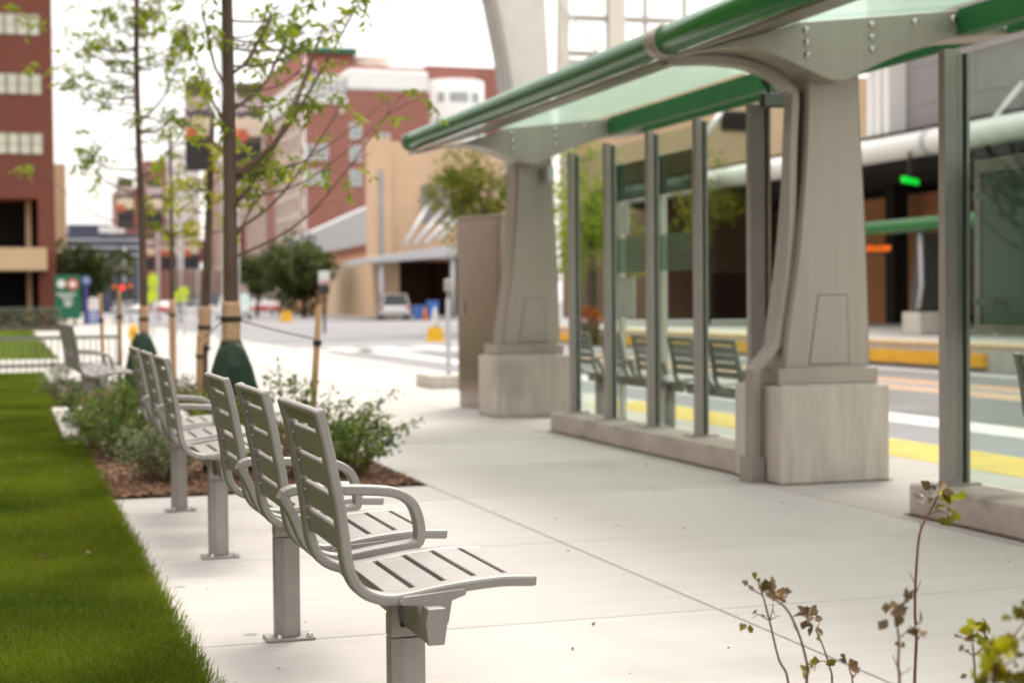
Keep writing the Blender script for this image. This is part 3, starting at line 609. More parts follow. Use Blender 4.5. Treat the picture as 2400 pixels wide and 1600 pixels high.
# ------------------------------------------------------------------ young street trees with stakes, wraps and watering bags
def sprig_leaves(pts, dirs, p0, p1, n, size, spread):
    """drooping compound leaf: leaflets in pairs along a rachis"""
    ax = (p1 - p0)
    for i in range(n):
        t = (i + .6) / n; q = p0 + ax * t + Vector((0, 0, -.25 * ax.length * t * t))
        s = Vector((random.gauss(0, 1), random.gauss(0, 1), random.gauss(0, .4))).normalized()
        for sg in (-1, 1):
            pts.append(q); dirs.append((ax.normalized() * .5 + s * sg * .8 + Vector((0, 0, -.45))).normalized())
def street_tree(name, label, X, Y, r0, top, clusters, branches, bag=None, wrap=None, leaf='leaf_lime', bend=0, extra=0, ls=.075, lean=None, straps=()):
    t = thing(name, label, 'tree', (X, Y, 0), 'young street trees in the planting bed')
    H = top; path = []; rad = []
    for i in range(15):
        z = H * i / 14; path.append(Vector((bend * math.sin(z * 1.3) + (lean[0] * z if lean else 0), .02 * math.sin(z * 2.1), z))); rad.append(r0 * 1.1 * (1 - .58 * (i / 14) ** 1.1) * (1.12 if i == 0 else 1) * random.uniform(.96, 1.04))
    mb = MB(); mb.tube(path, rad, 12); tr = mb.build('trunk', 'bark', t)
    bm_ = MB(); pts = []; dirs = []
    def trunk_at(z):
        k = min(13, max(0, int(z / H * 14))); f = z / H * 14 - k; return path[k].lerp(path[k + 1], f)
    def grow(z0, end, th, sub=3, leafy=1.0, sag=.12, size=1.0):
        a = trunk_at(z0); e = end; mid = a.lerp(e, .45) + Vector((0, 0, -sag * (e - a).length)) + Vector((random.gauss(0, .03), random.gauss(0, .03), 0))
        ln = smooth_pts([a, mid, e], 5); bm_.tube(ln, [1.25 * th * (1 - .75 * i / (len(ln) - 1)) for i in range(len(ln))], 6)
        for k in range(sub):
            q = ln[min(len(ln) - 1, int(len(ln) * random.uniform(.35, 1)))]; d = (ln[-1] - ln[0]).normalized()
            f = q + (d + Vector((random.gauss(0, .7), random.gauss(0, .7), random.gauss(.1, .5)))).normalized() * random.uniform(.12, .34)
            tw = smooth_pts([q, q.lerp(f, .5) + Vector((0, 0, .02)), f], 3); bm_.tube(tw, [.004, .0035, .003, .0028, .0025, .002, .002][:len(tw)], 5)
            for m in range(int(round(leafy * random.uniform(1.2, 2.6)))):
                p0 = tw[random.randrange(2, len(tw))]; dd = Vector((random.gauss(0, 1), random.gauss(0, 1), random.gauss(-.3, .5))).normalized()
                sprig_leaves(pts, dirs, p0, p0 + dd * random.uniform(.10, .19) * size, random.randint(3, 6), ls, .04)
    for z0, u, v, dy, th, lf in branches:
        e = at(u, v, Y + dy) - Vector((X, Y, 0)); grow(z0, e, th, 6, lf)
    for u, v, rad_px, n in clusters:
        n = max(1, int(n * .62 + random.random()))
        c = at(u, v, Y) - Vector((X, Y, 0)); rr = rad_px * Y / 3700
        for _ in range(n):
            e = c + Vector((random.gauss(0, .5) * rr, random.gauss(0, 1.1) * rr, random.gauss(0, .5) * rr)); horiz = Vector((e.x, e.y)).length
            z0 = max(.5, min(e.z - horiz * random.uniform(.1, .6), H * .97)); grow(z0, e, .008, 3, .9)
    for _ in range(extra):                      # the crown above the picture
        a = random.random() * 6.28; z = random.uniform(H * .62, H * 1.08); rr = random.uniform(.25, 1.2) * (1.25 - z / H)
        grow(max(1.6, z - rr * .6), Vector((math.cos(a) * rr, math.sin(a) * rr, z)), .009, 4, .9)
    bm_.build('branches', 'twig', t)
    leaf_mesh('leaves', [tuple(p) for p in pts], [tuple(d) for d in dirs], np.array([random.uniform(.7, 1.3) * ls for _ in pts]), leaf, t, aspect=.38, curl=.2)
    if wrap:
        mb = MB(); zs = np.linspace(wrap[0], wrap[1], 9); mb.tube([trunk_at(z) for z in zs], [r0 * 1.22 * random.uniform(.97, 1.05) for _ in zs], 12); mb.build('burlap_wrap', 'burlap', tr)
    for z in straps:
        mb = MB(); mb.tube([trunk_at(z - .018), trunk_at(z + .018)], r0 * 1.36, 12); mb.build('strap', 'strap', tr)
    if bag:
        h, wd = bag; mb = MB(); rings = []
        for k, (z, f) in enumerate(((0, .94), (.15, .98), (.36, 1.0), (.52, .92), (.67, .78), (.80, .64), (.91, .50), (.97, .40), (1.0, .33))):
            ring = []
            for i in range(28):
                a = i / 28 * 6.283; rr = wd * f * (1 + .035 * math.sin(5 * a + k * .7) + .025 * math.sin(11 * a + 2 * k) * (k > 2)); ring.append((rr * math.cos(a), rr * math.sin(a) * .9, z * h + .02 * math.sin(3 * a) * (k == 8)))
            rings.append(ring)
        mb.loft(rings, smooth=True); bg_ = mb.build('watering_bag', 'bag_green', tr)
        mb = MB(); mb.box(-.03, .03, -wd * .72, -wd * .58, h * .60, h * .84); mb.build('fill_flap', 'bag_green', bg_, bevel=.004)
    return t
# nearest tree: dark trunk left of the picture's centre, long thin branches reaching right
A_br = [(1.95, 845, 0, .2, .017, .9), (2.0, 760, 60, -.2, .016, .7), (1.78, 755, 75, .3, .013, .6), (1.62, 815, 225, .1, .011, .3), (1.45, 935, 232, -.1, .010, .25), (2.45, 700, 10, .3, .012, .8), (2.7, 640, 20, -.4, .012, .7),
        (2.35, 430, 60, .3, .011, .5), (2.25, 455, 190, .2, .009, .5), (2.6, 470, 0, -.2, .010, .7), (1.55, 640, 300, .4, .008, .4)]
A_cl = [(745, 60, 90, 4), (805, 20, 55, 3), (690, 40, 70, 3), (620, 45, 60, 2), (720, 115, 50, 2), (925, 235, 26, 2), (590, 365, 30, 2), (605, 440, 25, 1), (500, 300, 25, 1)]
tA = street_tree('street_tree', 'nearest young tree, dark trunk with a green watering bag behind the nearest bench backs', 1.47, 10.9, .052, 5.2, A_cl, A_br, bag=(.87, .215), wrap=(.88, 1.16), straps=(1.04,), extra=10)
B_cl = [(490, 470, 45, 5), (465, 440, 35, 3), (500, 395, 30, 3), (475, 510, 30, 2), (520, 350, 30, 2), (455, 415, 25, 2), (610, 400, 30, 1)]
tB = street_tree('street_tree', 'young tree with lime drooping leaves and burlap wrapped trunk, just left of nearest tree', 1.75, 15.2, .05, 2.95, B_cl, [], wrap=(.75, 1.12), straps=(.92, .72), leaf='leaf_bright', extra=0, lean=(.05, 0))
C_cl = [(170, 110, 55, 4), (190, 60, 50, 4), (230, 90, 60, 5), (150, 190, 40, 3), (260, 30, 70, 6), (330, 20, 70, 6), (400, 40, 60, 5), (440, 20, 60, 5), (275, 195, 40, 3), (370, 110, 40, 3), (180, 345, 35, 3), (220, 385, 35, 2), (420, 270, 45, 4), (460, 255, 35, 3), (380, 300, 40, 3), (330, 240, 30, 3), (335, 440, 30, 2), (420, 410, 30, 2), (105, 400, 14, 1), (380, 520, 30, 2), (60, 40, 60, 3), (30, 110, 30, 1), (430, 130, 30, 1)]
C_br = [(3.9, 150, 60, .3, .016, 1.0), (3.4, 160, 185, -.3, .014, .8), (3.1, 455, 30, .3, .013, .8), (2.6, 190, 345, .2, .010, .6), (2.5, 465, 250, -.2, .011, .7)]
tC = street_tree('street_tree', 'slender young tree with thin crown against white sky, second watering bag at its foot', 1.41, 17.6, .042, 6.0, C_cl, C_br, bag=(.82, .215), wrap=(.82, 1.12), straps=(.98,), extra=10, bend=.02)
D_cl = [(430, 545, 25, 2), (395, 560, 22, 1), (415, 480, 30, 2)]
tD = street_tree('street_tree', 'thinnest young tree farther back, bare dark stem with a tan wrapped foot', 2.05, 20.8, .036, 3.4, D_cl, [], wrap=(.1, 1.2), straps=(1.0,), leaf='leaf_bright')
def stake(label, X, Y, h, lean, r=.022):
    t = thing('tree_stake', label, 'stake', (X, Y, 0), 'wooden tree stakes')
    mb = MB(); mb.tube([(0, 0, -.1), (lean * .5, 0, h * .5), (lean, .01, h)], [r * 1.05, r, r * .95], 8); mb.build('pole', 'stake_wood', t)
    mb = MB(); mb.tube([(lean * .78, 0, h * .76), (lean * .81, 0, h * .79)], r * 1.35, 8); mb.build('strap', 'strap', t); return t
stake('leaning wooden stake right of the nearest tree, dark strap near its top', 1.93, 10.55, 1.13, .085)
stake('wooden stake right behind the burlap wrapped trunk, below its strap', 1.66, 14.6, .86, .02, .03)
stake('left one of the two wooden stakes beside the slender tree', .98, 17.2, 1.26, -.03, .02)
stake('right one of the two wooden stakes beside the slender tree', 1.20, 18.1, 1.3, .0, .024)
def wire(label, a, b):
    mb = MB(); m = (a + b) / 2 + Vector((0, 0, -.006)); mb.tube(smooth_pts([a, m, b], 5), .0045, 6)
    return tag(mb.build('guy_strap', 'strap', org=tuple(a)), label, 'strap')
wire('black strap stretched from the nearest tree to the leaning stake', Vector((1.52, 10.9, 1.03)), Vector((1.99, 10.56, .90)))
wire('black strap stretched from the nearest tree back to the burlap wrapped tree', Vector((1.42, 10.93, 1.03)), Vector((1.72, 15.15, .78)))

# ------------------------------------------------------------------ shrubs
def shrub(label, X, Y, h, r, n, leaf='leaf_shrub', arch=0, ls=.035):
    h *= 1.15; r *= 1.12; n = int(n * 1.35); t = thing('shrub', label, 'shrub', (X, Y, -.02), 'low shrubs in the planting bed')
    mb = MB(); pts = []; dirs = []; ns = max(14, int(n / 55))
    for k in range(ns):
        a = random.random() * 6.28; rr = r * math.sqrt(random.random()); hh = h * random.uniform(.45, 1.05) * (1 - .35 * (rr / r) ** 2)
        e = Vector((rr * math.cos(a) * 1.05, rr * math.sin(a) * 1.05, hh))
        if arch and random.random() < .35: e = Vector((rr * abs(math.cos(a)) * 1.5 + .12, rr * math.sin(a), hh * .95))
        b = Vector((e.x * .25, e.y * .25, 0)); ln = smooth_pts([b, b.lerp(e, .55) + Vector((0, 0, .08)), e], 4); mb.tube(ln, [.005 * (1 - .6 * i / (len(ln) - 1)) for i in range(len(ln))], 5)
        m = int(n / ns)
        for i in range(m):
            q = ln[min(len(ln) - 1, int(len(ln) * random.uniform(.25, 1.0)))]; s = .2 + .8 * random.random()
            pts.append(q + Vector((random.gauss(0, .035), random.gauss(0, .035), random.gauss(0, .03))) * s * 1.3); dirs.append((random.gauss(0, 1), random.gauss(0, 1), random.gauss(.45, .6)))
    mb.build('stems', 'twig', t)
    leaf_mesh('leaves', [tuple(p) for p in pts], dirs, np.array([random.uniform(.6, 1.3) * ls for _ in pts]), leaf, t, aspect=.6, curl=.4)
    return t
shrub('grey-green low shrub at the mulch edge left of the second bench post', .92, 10.45, .36, .33, 1500, 'leaf_grey')
shrub('taller mixed green shrub filling the bed left of the second bench', .80, 12.1, .50, .36, 1700, 'leaf_shrub')
shrub('yellow-tipped shrub between the second bench and the concrete pad', .72, 12.9, .50, .36, 1500, 'leaf_shrub')
shrub('round shrub behind the concrete pad of the farthest bench', .66, 18.0, .50, .36, 1100, 'leaf_grey')
shrub('pale shrub partly hiding the farthest bench post', .98, 13.2, .52, .36, 1100, 'leaf_shrub')
shrub('low spreading shrub at the right corner of the mulch bed', 2.12, 10.2, .38, .34, 1500, 'leaf_shrub', 0)
shrub('shrub with arching twigs leaning out over the pavement at the bed corner', 2.05, 10.75, .56, .40, 900, 'leaf_shrub', 1, .033)
shrub('tall loose shrub behind the nearest chair back', 1.72, 10.3, .72, .24, 700, 'leaf_shrub')
shrub('loose yellow-green shrub in front of the watering bag', 1.40, 10.25, .62, .26, 520, 'leaf_lime')
shrub('small shrub between the two nearest tree trunks', 1.55, 13.2, .55, .3, 800, 'leaf_shrub')

# ------------------------------------------------------------------ weeds in the near bed
def lobed(mb, p, d, size, n):
    """three-lobed toothed leaf, slightly folded"""
    d = Vector(d).normalized(); s = d.cross(n).normalized(); u = s.cross(d)
    out = [(0, 0), (.15, .13), (.22, .27), (.34, .36), (.40, .50), (.35, .60), (.34, .72), (.22, .80), (.15, .93), (0, 1.05), (-.14, .92), (-.24, .78), (-.35, .70), (-.34, .57), (-.39, .45), (-.31, .35), (-.20, .26), (-.14, .13)]
    jx = random.uniform(.75, 1.1); out = [(x * jx + random.gauss(0, .025), y + random.gauss(0, .02)) for x, y in out]
    cup = random.uniform(.3, 1.1); bend = random.uniform(-.5, .5)
    V = [p + d * (y * size) + s * (x * size) + u * (size * (cup * abs(x) * .8 - bend * y * y + random.gauss(0, .02))) for x, y in out]
    M = [p + d * (y * size) + u * (size * (-bend * y * y)) for y in (.2, .45, .7, .9)]
    vs = V + M; fs = []
    order = [(0, 1, 18), (1, 2, 18), (2, 3, 19, 18), (3, 4, 19), (4, 5, 19), (5, 6, 20, 19), (6, 7, 20), (7, 8, 21, 20), (8, 9, 21), (9, 10, 21), (10, 11, 20, 21), (11, 12, 20), (12, 13, 19, 20), (13, 14, 19), (14, 15, 19), (15, 16, 18, 19), (16, 17, 18), (17, 0, 18)]
    mb.add(vs, order, True)
def weed(label, Y, stems, tufts):
    """stems: list of (photo-measured points, radius, depth offset); tufts: (u, v, n, size_px, material)"""
    b = at(stems[0][0][0][0], stems[0][0][0][1], Y); t = thing('weed', label, 'plant', (b.x, Y, -.02), 'tall weeds in the near bed'); o = Vector((b.x, Y, -.02))
    mb = MB()
    for pts, r, dy in stems:
        P = [at(u, v, Y + dy) - o for u, v in pts]
        if pts[0][1] >= 1590: P = [Vector((P[0].x + (P[0].x - P[1].x) * .6, P[0].y, 0)), P[0].lerp(Vector((P[0].x, P[0].y, 0)), .4)] + P
        ln = smooth_pts(P, 4); mb.tube(ln, [r * (1.15 - .6 * i / (len(ln) - 1)) for i in range(len(ln))], 6)
    mb.build('stem', 'weed_stem', t)
    G_ = {}
    for u, v, n, sz, m in tufts:
        c = at(u, v, Y) - o; k = Y * 1.05 / 3700
        for i in range(n):
            off = Vector((random.gauss(0, .33), random.gauss(0, .33), random.gauss(0, .3))) * sz * k * (n > 1); d = (off + Vector((random.gauss(0, .6), random.gauss(0, .6), random.gauss(.15, .6))) * sz * k * .5)
            lobed(G_.setdefault(m, MB()), c + off * .6, d, 1.28 * sz * k * random.uniform(.75, 1.2), Vector((random.gauss(0, .5), random.gauss(-.7, .4), random.gauss(.5, .4))).normalized())
    for m, g in G_.items(): g.build('leaves', m, t)
    return t
def c8(pts): return [(1720 + x / 3.136, 1100 + y / 3.136) for x, y in pts]
def c9(pts): return [(2040 + x / 3.136, 1100 + y / 3.136) for x, y in pts]
weed('leftmost thin weed with small curled leaves at its tip', 2.85, [(c8([(400, 1566), (330, 1390), (262, 1110), (215, 930), (178, 830)]), .0026, 0), (c8([(215, 925), (150, 885), (100, 840)]), .0014, 0), (c8([(262, 1105), (225, 1090), (180, 1060), (140, 1090)]), .0012, .02), (c8([(262, 1105), (285, 1030), (285, 980)]), .0012, -.02), (c8([(268, 1100), (340, 1068)]), .0010, 0)],
     [(*c8([(170, 805)])[0], 4, 17, 'leaf_weed'), (*c8([(95, 838)])[0], 2, 17, 'leaf_dry'), (*c8([(165, 1062)])[0], 2, 17, 'leaf_weed'), (*c8([(108, 1120)])[0], 2, 19, 'leaf_weed'), (*c8([(285, 990)])[0], 2, 17, 'leaf_weed')])
weed('weed leaning left with a bunch of brown dry leaves and one yellow leaf', 2.75, [(c8([(535, 1566), (545, 1470), (490, 1240), (400, 1040), (310, 960), (230, 900)]), .0028, 0), (c8([(490, 1230), (430, 1130)]), .001, 0), (c8([(545, 1470), (580, 1430), (625, 1408)]), .0011, .02)],
     [(*c8([(290, 915)])[0], 8, 27, 'leaf_dry'), (*c8([(230, 920)])[0], 4, 24, 'leaf_dry'), (*c8([(270, 850)])[0], 2, 22, 'leaf_bright'), (*c8([(380, 970)])[0], 3, 19, 'leaf_dry'), (*c8([(575, 1490)])[0], 3, 22, 'leaf_weed')])
weed('weed with a brown leaf cluster and one round glossy leaf on its stem', 2.9, [(c8([(722, 1566), (710, 1470), (660, 1310), (600, 1170)]), .0025, 0), (c8([(640, 1260), (600, 1240)]), .0012, 0), (c8([(700, 1420), (660, 1405), (610, 1420), (590, 1480)]), .0012, -.02), (c8([(612, 1170), (640, 1080)]), .001, 0)],
     [(*c8([(550, 1075)])[0], 9, 23, 'leaf_dry'), (*c8([(530, 1050)])[0], 3, 17, 'leaf_weed'), (*c8([(590, 1130)])[0], 4, 19, 'leaf_dry'), (*c8([(662, 1425)])[0], 2, 24, 'leaf_weed'), (*c8([(610, 1250)])[0], 1, 13, 'leaf_weed')])
weed('short weed with a few brown leaves near the bottom edge', 2.8, [(c8([(872, 1566), (860, 1500), (845, 1450)]), .0022, 0), (c8([(872, 1530), (910, 1480), (930, 1445)]), .0012, 0)], [(*c8([(840, 1430)])[0], 5, 21, 'leaf_dry'), (*c8([(910, 1475)])[0], 1, 22, 'leaf_dry')])
weed('tallest weed, long bare stem with yellow and silver leaves at the top', 2.72, [(c9([(325, 1590), (338, 1240), (328, 1050), (332, 830), (350, 560), (375, 430), (430, 320), (475, 240), (500, 160)]), .0031, 0), (c9([(430, 325), (520, 305), (590, 350)]), .0014, 0), (c9([(338, 900), (372, 810)]), .001, 0), (c9([(326, 830), (285, 755)]), .001, 0), (c9([(352, 560), (335, 545)]), .001, 0), (c9([(372, 450), (366, 375)]), .001, 0), (c9([(345, 1250), (390, 1180)]), .0013, 0)],
     [(*c9([(510, 165)])[0], 7, 25, 'leaf_dry'), (*c9([(590, 165)])[0], 4, 25, 'leaf_bright'), (*c9([(400, 215)])[0], 4, 24, 'leaf_silver'), (*c9([(490, 275)])[0], 3, 24, 'leaf_weed'), (*c9([(565, 265)])[0], 5, 25, 'leaf_weed'), (*c9([(595, 380)])[0], 5, 24, 'leaf_weed'), (*c9([(345, 1150)])[0], 4, 29, 'leaf_silver')])
weed('blurred brown-leaved weed standing left against the tallest stem', 2.35, [(c9([(215, 1590), (205, 1440), (210, 1250), (195, 1120), (215, 1020)]), .0026, 0), (c9([(225, 1230), (290, 1160)]), .0012, 0), (c9([(195, 1440), (165, 1360)]), .001, 0), (c9([(215, 1590), (260, 1490), (300, 1450)]), .001, 0)],
     [(*c9([(220, 1000)])[0], 6, 30, 'leaf_dry'), (*c9([(285, 1005)])[0], 3, 30, 'leaf_dry'), (*c9([(135, 1060)])[0], 4, 27, 'leaf_dry'), (*c9([(215, 1150)])[0], 2, 20, 'leaf_weed'), (*c9([(350, 1170)])[0], 3, 24, 'leaf_dry'), (*c9([(215, 1300)])[0], 2, 14, 'leaf_weed')])
weed('bushy yellow-green weed in the lower right corner', 2.45, [(c9([(772, 1590), (760, 1380), (750, 1270)]), .0026, 0), (c9([(760, 1370), (690, 1320), (670, 1300)]), .0012, 0), (c9([(765, 1360), (830, 1300), (860, 1260)]), .0014, 0)],
     [(*c9([(790, 1180)])[0], 9, 28, 'leaf_bright'), (*c9([(850, 1230)])[0], 5, 30, 'leaf_weed'), (*c9([(690, 1250)])[0], 4, 20, 'leaf_dry'), (*c9([(745, 1220)])[0], 3, 22, 'leaf_weed'), (*c9([(690, 1335)])[0], 1, 14, 'leaf_dry'), (*c9([(640, 1530)])[0], 2, 14, 'leaf_dry')])
weed('nearest soft blurred weed with golden leaves in the corner', 1.95, [(c9([(900, 1600), (920, 1480), (940, 1380), (960, 1300)]), .0025, 0), (c9([(930, 1450), (1010, 1420), (1050, 1400)]), .0014, 0), (c9([(910, 1520), (820, 1490)]), .0014, 0), (c9([(980, 1300), (1040, 1240), (1100, 1160), (1129, 1120)]), .0016, .25)],
     [(*c9([(935, 1360)])[0], 10, 36, 'leaf_bright'), (*c9([(1010, 1340)])[0], 5, 32, 'leaf_bright'), (*c9([(850, 1390)])[0], 5, 32, 'leaf_bright'), (*c9([(1050, 1390)])[0], 4, 28, 'leaf_weed'), (*c9([(870, 1500)])[0], 6, 34, 'leaf_weed'), (*c9([(1000, 1500)])[0], 6, 38, 'leaf_weed'), (*c9([(1080, 1530)])[0], 5, 30, 'leaf_weed'), (*c9([(780, 1510)])[0], 3, 26, 'leaf_bright'), (*c9([(1075, 1110)])[0], 5, 27, 'leaf_weed'), (*c9([(1110, 1230)])[0], 4, 32, 'leaf_weed'), (*c9([(1115, 1020)])[0], 2, 22, 'leaf_weed')])

# ------------------------------------------------------------------ helpers for the street beyond
def gnd(u, v, z=-.115):
    d = _fw + _rt * ((u - 1200) / F) + _up * ((800 - v) / F)
    return Vector((0, 0, EYE)) + d * ((z - EYE) / d.z)
def X_(u, v, Y): return at(u, v, Y).x
def Z_(u, v, Y): return at(u, v, Y).z
def crown(name, c, rad, n, ls, material, parent, squash=.85, lumps=9):
    """foliage: leaf faces over the shells of several overlapping lumps, open between them"""
    pts = []; dirs = []
    L_ = [(Vector((random.gauss(0, .45), random.gauss(0, .45), random.gauss(0, .42) * squash)) * rad, rad * random.uniform(.34, .62)) for _ in range(lumps)]
    for i in range(n):
        o, r = random.choice(L_); d = Vector((random.gauss(0, 1), random.gauss(0, 1), random.gauss(.15, 1))).normalized(); rr = r * random.uniform(.55, 1.08)
        p = Vector(c) + o + d * rr; pts.append(p); dirs.append(d + Vector((random.gauss(0, .7), random.gauss(0, .7), random.gauss(-.2, .7))))
    return leaf_mesh('crown', [tuple(p) for p in pts], [tuple(d) for d in dirs], np.array([random.uniform(.6, 1.3) * ls for _ in pts]), material, parent, aspect=.7)
def big_tree(label, X, Y, zc, rad, tr, n=2600, ls=.22, material='leaf_dark', squash=.85, lumps=11, z0=-.1):
    t = thing('tree', label, 'tree', (X, Y, z0)); mb = MB(); mb.tube([(0, 0, 0), (.02 * rad, 0, zc * .5), (0, 0, zc - rad * .2), (.1 * rad, 0, zc + rad * .5)], [tr * 1.3, tr, tr * .7, tr * .25], 10)
    for k in range(6):
        a = k * 1.05; mb.tube([(0, 0, zc - rad * .5), (math.cos(a) * rad * .35, math.sin(a) * rad * .35, zc), (math.cos(a) * rad * .7, math.sin(a) * rad * .7, zc + rad * .25)], [tr * .45, tr * .3, tr * .1], 6)
    mb.build('trunk', 'bark', t); crown('crown', (0, 0, zc), rad, n, ls, material, t, squash, lumps); return t
def facade_windows(parent, rects, y, frame='offwhite', pane='window_grey', org=(0, 0, 0), d=.12, axis='Y', fr=.12):
    """one window part per opening: frame ring with a pane sub-part set back from it"""
    out = []
    for a0, a1, z0, z1 in rects:
        fw_ = min(.14, (a1 - a0) * fr); mb = MB()
        def B(m, p0, p1, q0, q1, e0, e1):
            if axis == 'Y': m.box(p0, p1, e0, e1, q0, q1)
            else: m.box(e0, e1, p0, p1, q0, q1)
        for p0, p1, q0, q1 in ((a0, a0 + fw_, z0, z1), (a1 - fw_, a1, z0, z1), (a0 + fw_, a1 - fw_, z1 - fw_, z1), (a0 + fw_, a1 - fw_, z0, z0 + fw_), (a0 + fw_, a1 - fw_, (z0 + z1) / 2 - fw_ * .3, (z0 + z1) / 2 + fw_ * .3)): B(mb, p0, p1, q0, q1, y - d, y + .05)
        f = mb.build('window', frame, parent, org); mb = MB(); B(mb, a0 + fw_ * .9, a1 - fw_ * .9, z0 + fw_ * .9, z1 - fw_ * .9, y - d * .4, y + .02); mb.build('pane', pane, f, org); out.append(f)
    return out

# ------------------------------------------------------------------ brick office block on the left
YB = 85.0; xr = X_(131, 650, YB); o = Vector((xr, YB, 0))
bb = thing('brick_building', 'dark red brick office block with pale window bands at the left edge', 'building', tuple(o))
zt = Z_(60, 465, YB); xo = X_(90, 560, YB)
mb = MB(); mb.box(xo, xr, YB, YB + 14, 0, zt); mb.box(-34, xr, YB, YB + 14, zt, 40); mb.box(-34, -24, YB, YB + 14, 0, zt); mb.box(-24, xo, YB + 9, YB + 14, 0, zt); mb.build('wall', 'brick_red', bb, o)
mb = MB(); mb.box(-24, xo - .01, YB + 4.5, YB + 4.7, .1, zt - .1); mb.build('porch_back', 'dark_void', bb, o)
mb = MB(); mb.box(-24, X_(109, 600, YB), YB - 1.2, YB + 4.4, Z_(60, 634, YB), Z_(60, 582, YB)); mb.build('balcony', 'tan_stone', bb, o)
mb = MB()
for u in (62, -40, -150): mb.box(X_(u, 560, YB), X_(u + 13, 560, YB), YB + 2, YB + 2.4, 0, zt); mb.build('pier', 'tan_stone', bb, o) if u == -150 else None
for v0, v1, ue in ((33, 82, 92), (173, 221, 97), (312, 361, 100), (-108, -58, 88)):
    pit = X_(28, 0, YB) - X_(0, 0, YB); xe = X_(ue, (v0 + v1) / 2, YB); z0, z1 = Z_(50, v1, YB), Z_(50, v0, YB)
    facade_windows(bb, [(xe - pit * (k + 1) + .05, xe - pit * k, z0, z1) for k in range(14)], YB, 'frame_paint', 'window_blind', o, d=.06, fr=.06)
bw = tag(MB().box(X_(118, 600, 101), X_(157, 600, 101), 101, 120, 0, Z_(140, 384, 101)).build('stone_building', 'beige_stone', org=(X_(140, 600, 101), 101, 0)), 'narrow beige stone building edge right behind the dark red brick block', 'building')
nv = thing('glass_building', 'long dark navy glass building far down the street with a white roof sign', 'building', (15, 230, 0)); oo = (15, 230, 0)
mb = MB(); mb.box(X_(150, 600, 230), X_(335, 600, 230), 230, 260, 0, Z_(200, 548, 230)); mb.box(X_(163, 600, 230), X_(262, 600, 230), 233, 255, 0, Z_(200, 524, 230)); mb.build('wall', 'navy_glass', nv, oo)
mb = MB()
for v in (560, 578, 596, 615): mb.box(X_(150, 600, 230), X_(335, 600, 230), 229.7, 230, Z_(200, v + 4, 230), Z_(200, v, 230))
mb.build('floor_band', 'grey_metal', nv, oo)
mb = MB(); mb.box(X_(232, 540, 229), X_(292, 540, 229), 229, 229.6, Z_(250, 546, 229), Z_(250, 531, 229)); mb.build('roof_sign', 'offwhite', nv, oo)
tw = thing('tower', 'slim rose brick tower block standing left of the pale glass tower', 'building', (X_(366, 600, 280), 280, 0)); oo = tuple(tw.location)
mb = MB(); mb.box(X_(342, 600, 280), X_(394, 600, 280), 280, 300, 0, Z_(366, 377, 280)); mb.box(X_(280, 600, 282), X_(341, 600, 282), 282, 300, 0, Z_(300, 440, 282)); mb.build('wall', 'brick_rose', tw, oo)
facade_windows(tw, [(X_(u, 500, 280), X_(u + 8, 500, 280), Z_(366, v + 12, 280), Z_(366, v, 280)) for u in (348, 362, 376) for v in range(392, 600, 26)], 280, 'cream_stone', 'window_grey', oo)
gt = thing('tower', 'pale blue-white glass tower between the slim brick tower and the big hotel', 'building', (X_(430, 600, 320), 320, 0)); oo = tuple(gt.location)
mb = MB(); mb.box(X_(394, 600, 320), X_(470, 600, 320), 320, 350, 0, Z_(430, 348, 320)); mb.build('wall', 'white_paint', gt, oo)
mb = MB()
for k in range(12): mb.box(X_(394, 600, 320), X_(470, 600, 320), 319.85, 320, 4 + k * 2.6, 4.5 + k * 2.6)
mb.build('floor_band', 'grey_metal', gt, oo)

# ------------------------------------------------------------------ big brick hotel
YH = 220.0; XH = X_(715, 500, YH); o = (XH, YH, 0)
ho = thing('hotel', 'large rose brick hotel with a stone attic, white penthouse and long street front', 'building', o)
zA, zR = Z_(760, 243, YH), Z_(900, 214, YH); xm, xe = X_(815, 300, YH), X_(1008, 300, YH)
mb = MB(); mb.box(XH, xm, YH, YH + 115, 0, zA); mb.box(xm, xe, YH, YH + 30, 0, zR); mb.build('wall', 'brick_rose', ho, o)
mb = MB(); mb.box(XH - .25, XH, YH, YH + 115, 0, 7.5); mb.box(XH - .5, XH, YH, YH + 115, 7.5, 8.3); mb.build('stone_base', 'cream_stone', ho, o)
mb = MB(); mb.box(XH - .8, xm, YH - .3, YH + 60, zA, zA + .9); mb.box(XH + .1, xm - .1, YH + .2, YH + 60, zA + .9, zA + 4.1); mb.build('attic', 'offwhite', ho, o)
at_w = [(X_(u, 210, YH), X_(u + 11, 210, YH), zA + 1.3, zA + 3.4) for u in (722, 738, 754, 770, 786, 800)]
facade_windows(ho, at_w, YH + .2, 'white_paint', 'window_grey', o)
mb = MB(); mb.box(xm, xe - .2, YH - .3, YH + 28, zR, Z_(900, 164, YH)); mb.build('penthouse', 'white_paint', ho, o, bevel=.4)
mb = MB(); mb.box(xm - 4, xe + 16, YH + 30, YH + 60, zR, Z_(900, 157, YH + 30)); mb.build('rear_wing', 'brick_rose', ho, o)
mb = MB(); mb.box(X_(700, 150, 270), X_(830, 150, 270), 270, 285, 20, Z_(760, 126, 270)); rw = mb.build('roof_tower', 'brick_rose', ho, o)
mb = MB(); mb.box(X_(696, 120, 270), X_(834, 120, 270), 269, 286, Z_(760, 126, 270), Z_(760, 113, 270)); mb.build('tower_roof', 'green_sign', rw, o)
mb = MB(); mb.lathe([(X_(930, 140, 268) - X_(878, 140, 268), 20), (X_(930, 140, 268) - X_(878, 140, 268), Z_(880, 128, 268))], (X_(878, 140, 268), 274, 0), 24); mb.build('plant_room', 'cream_stone', ho, o)
ws = []
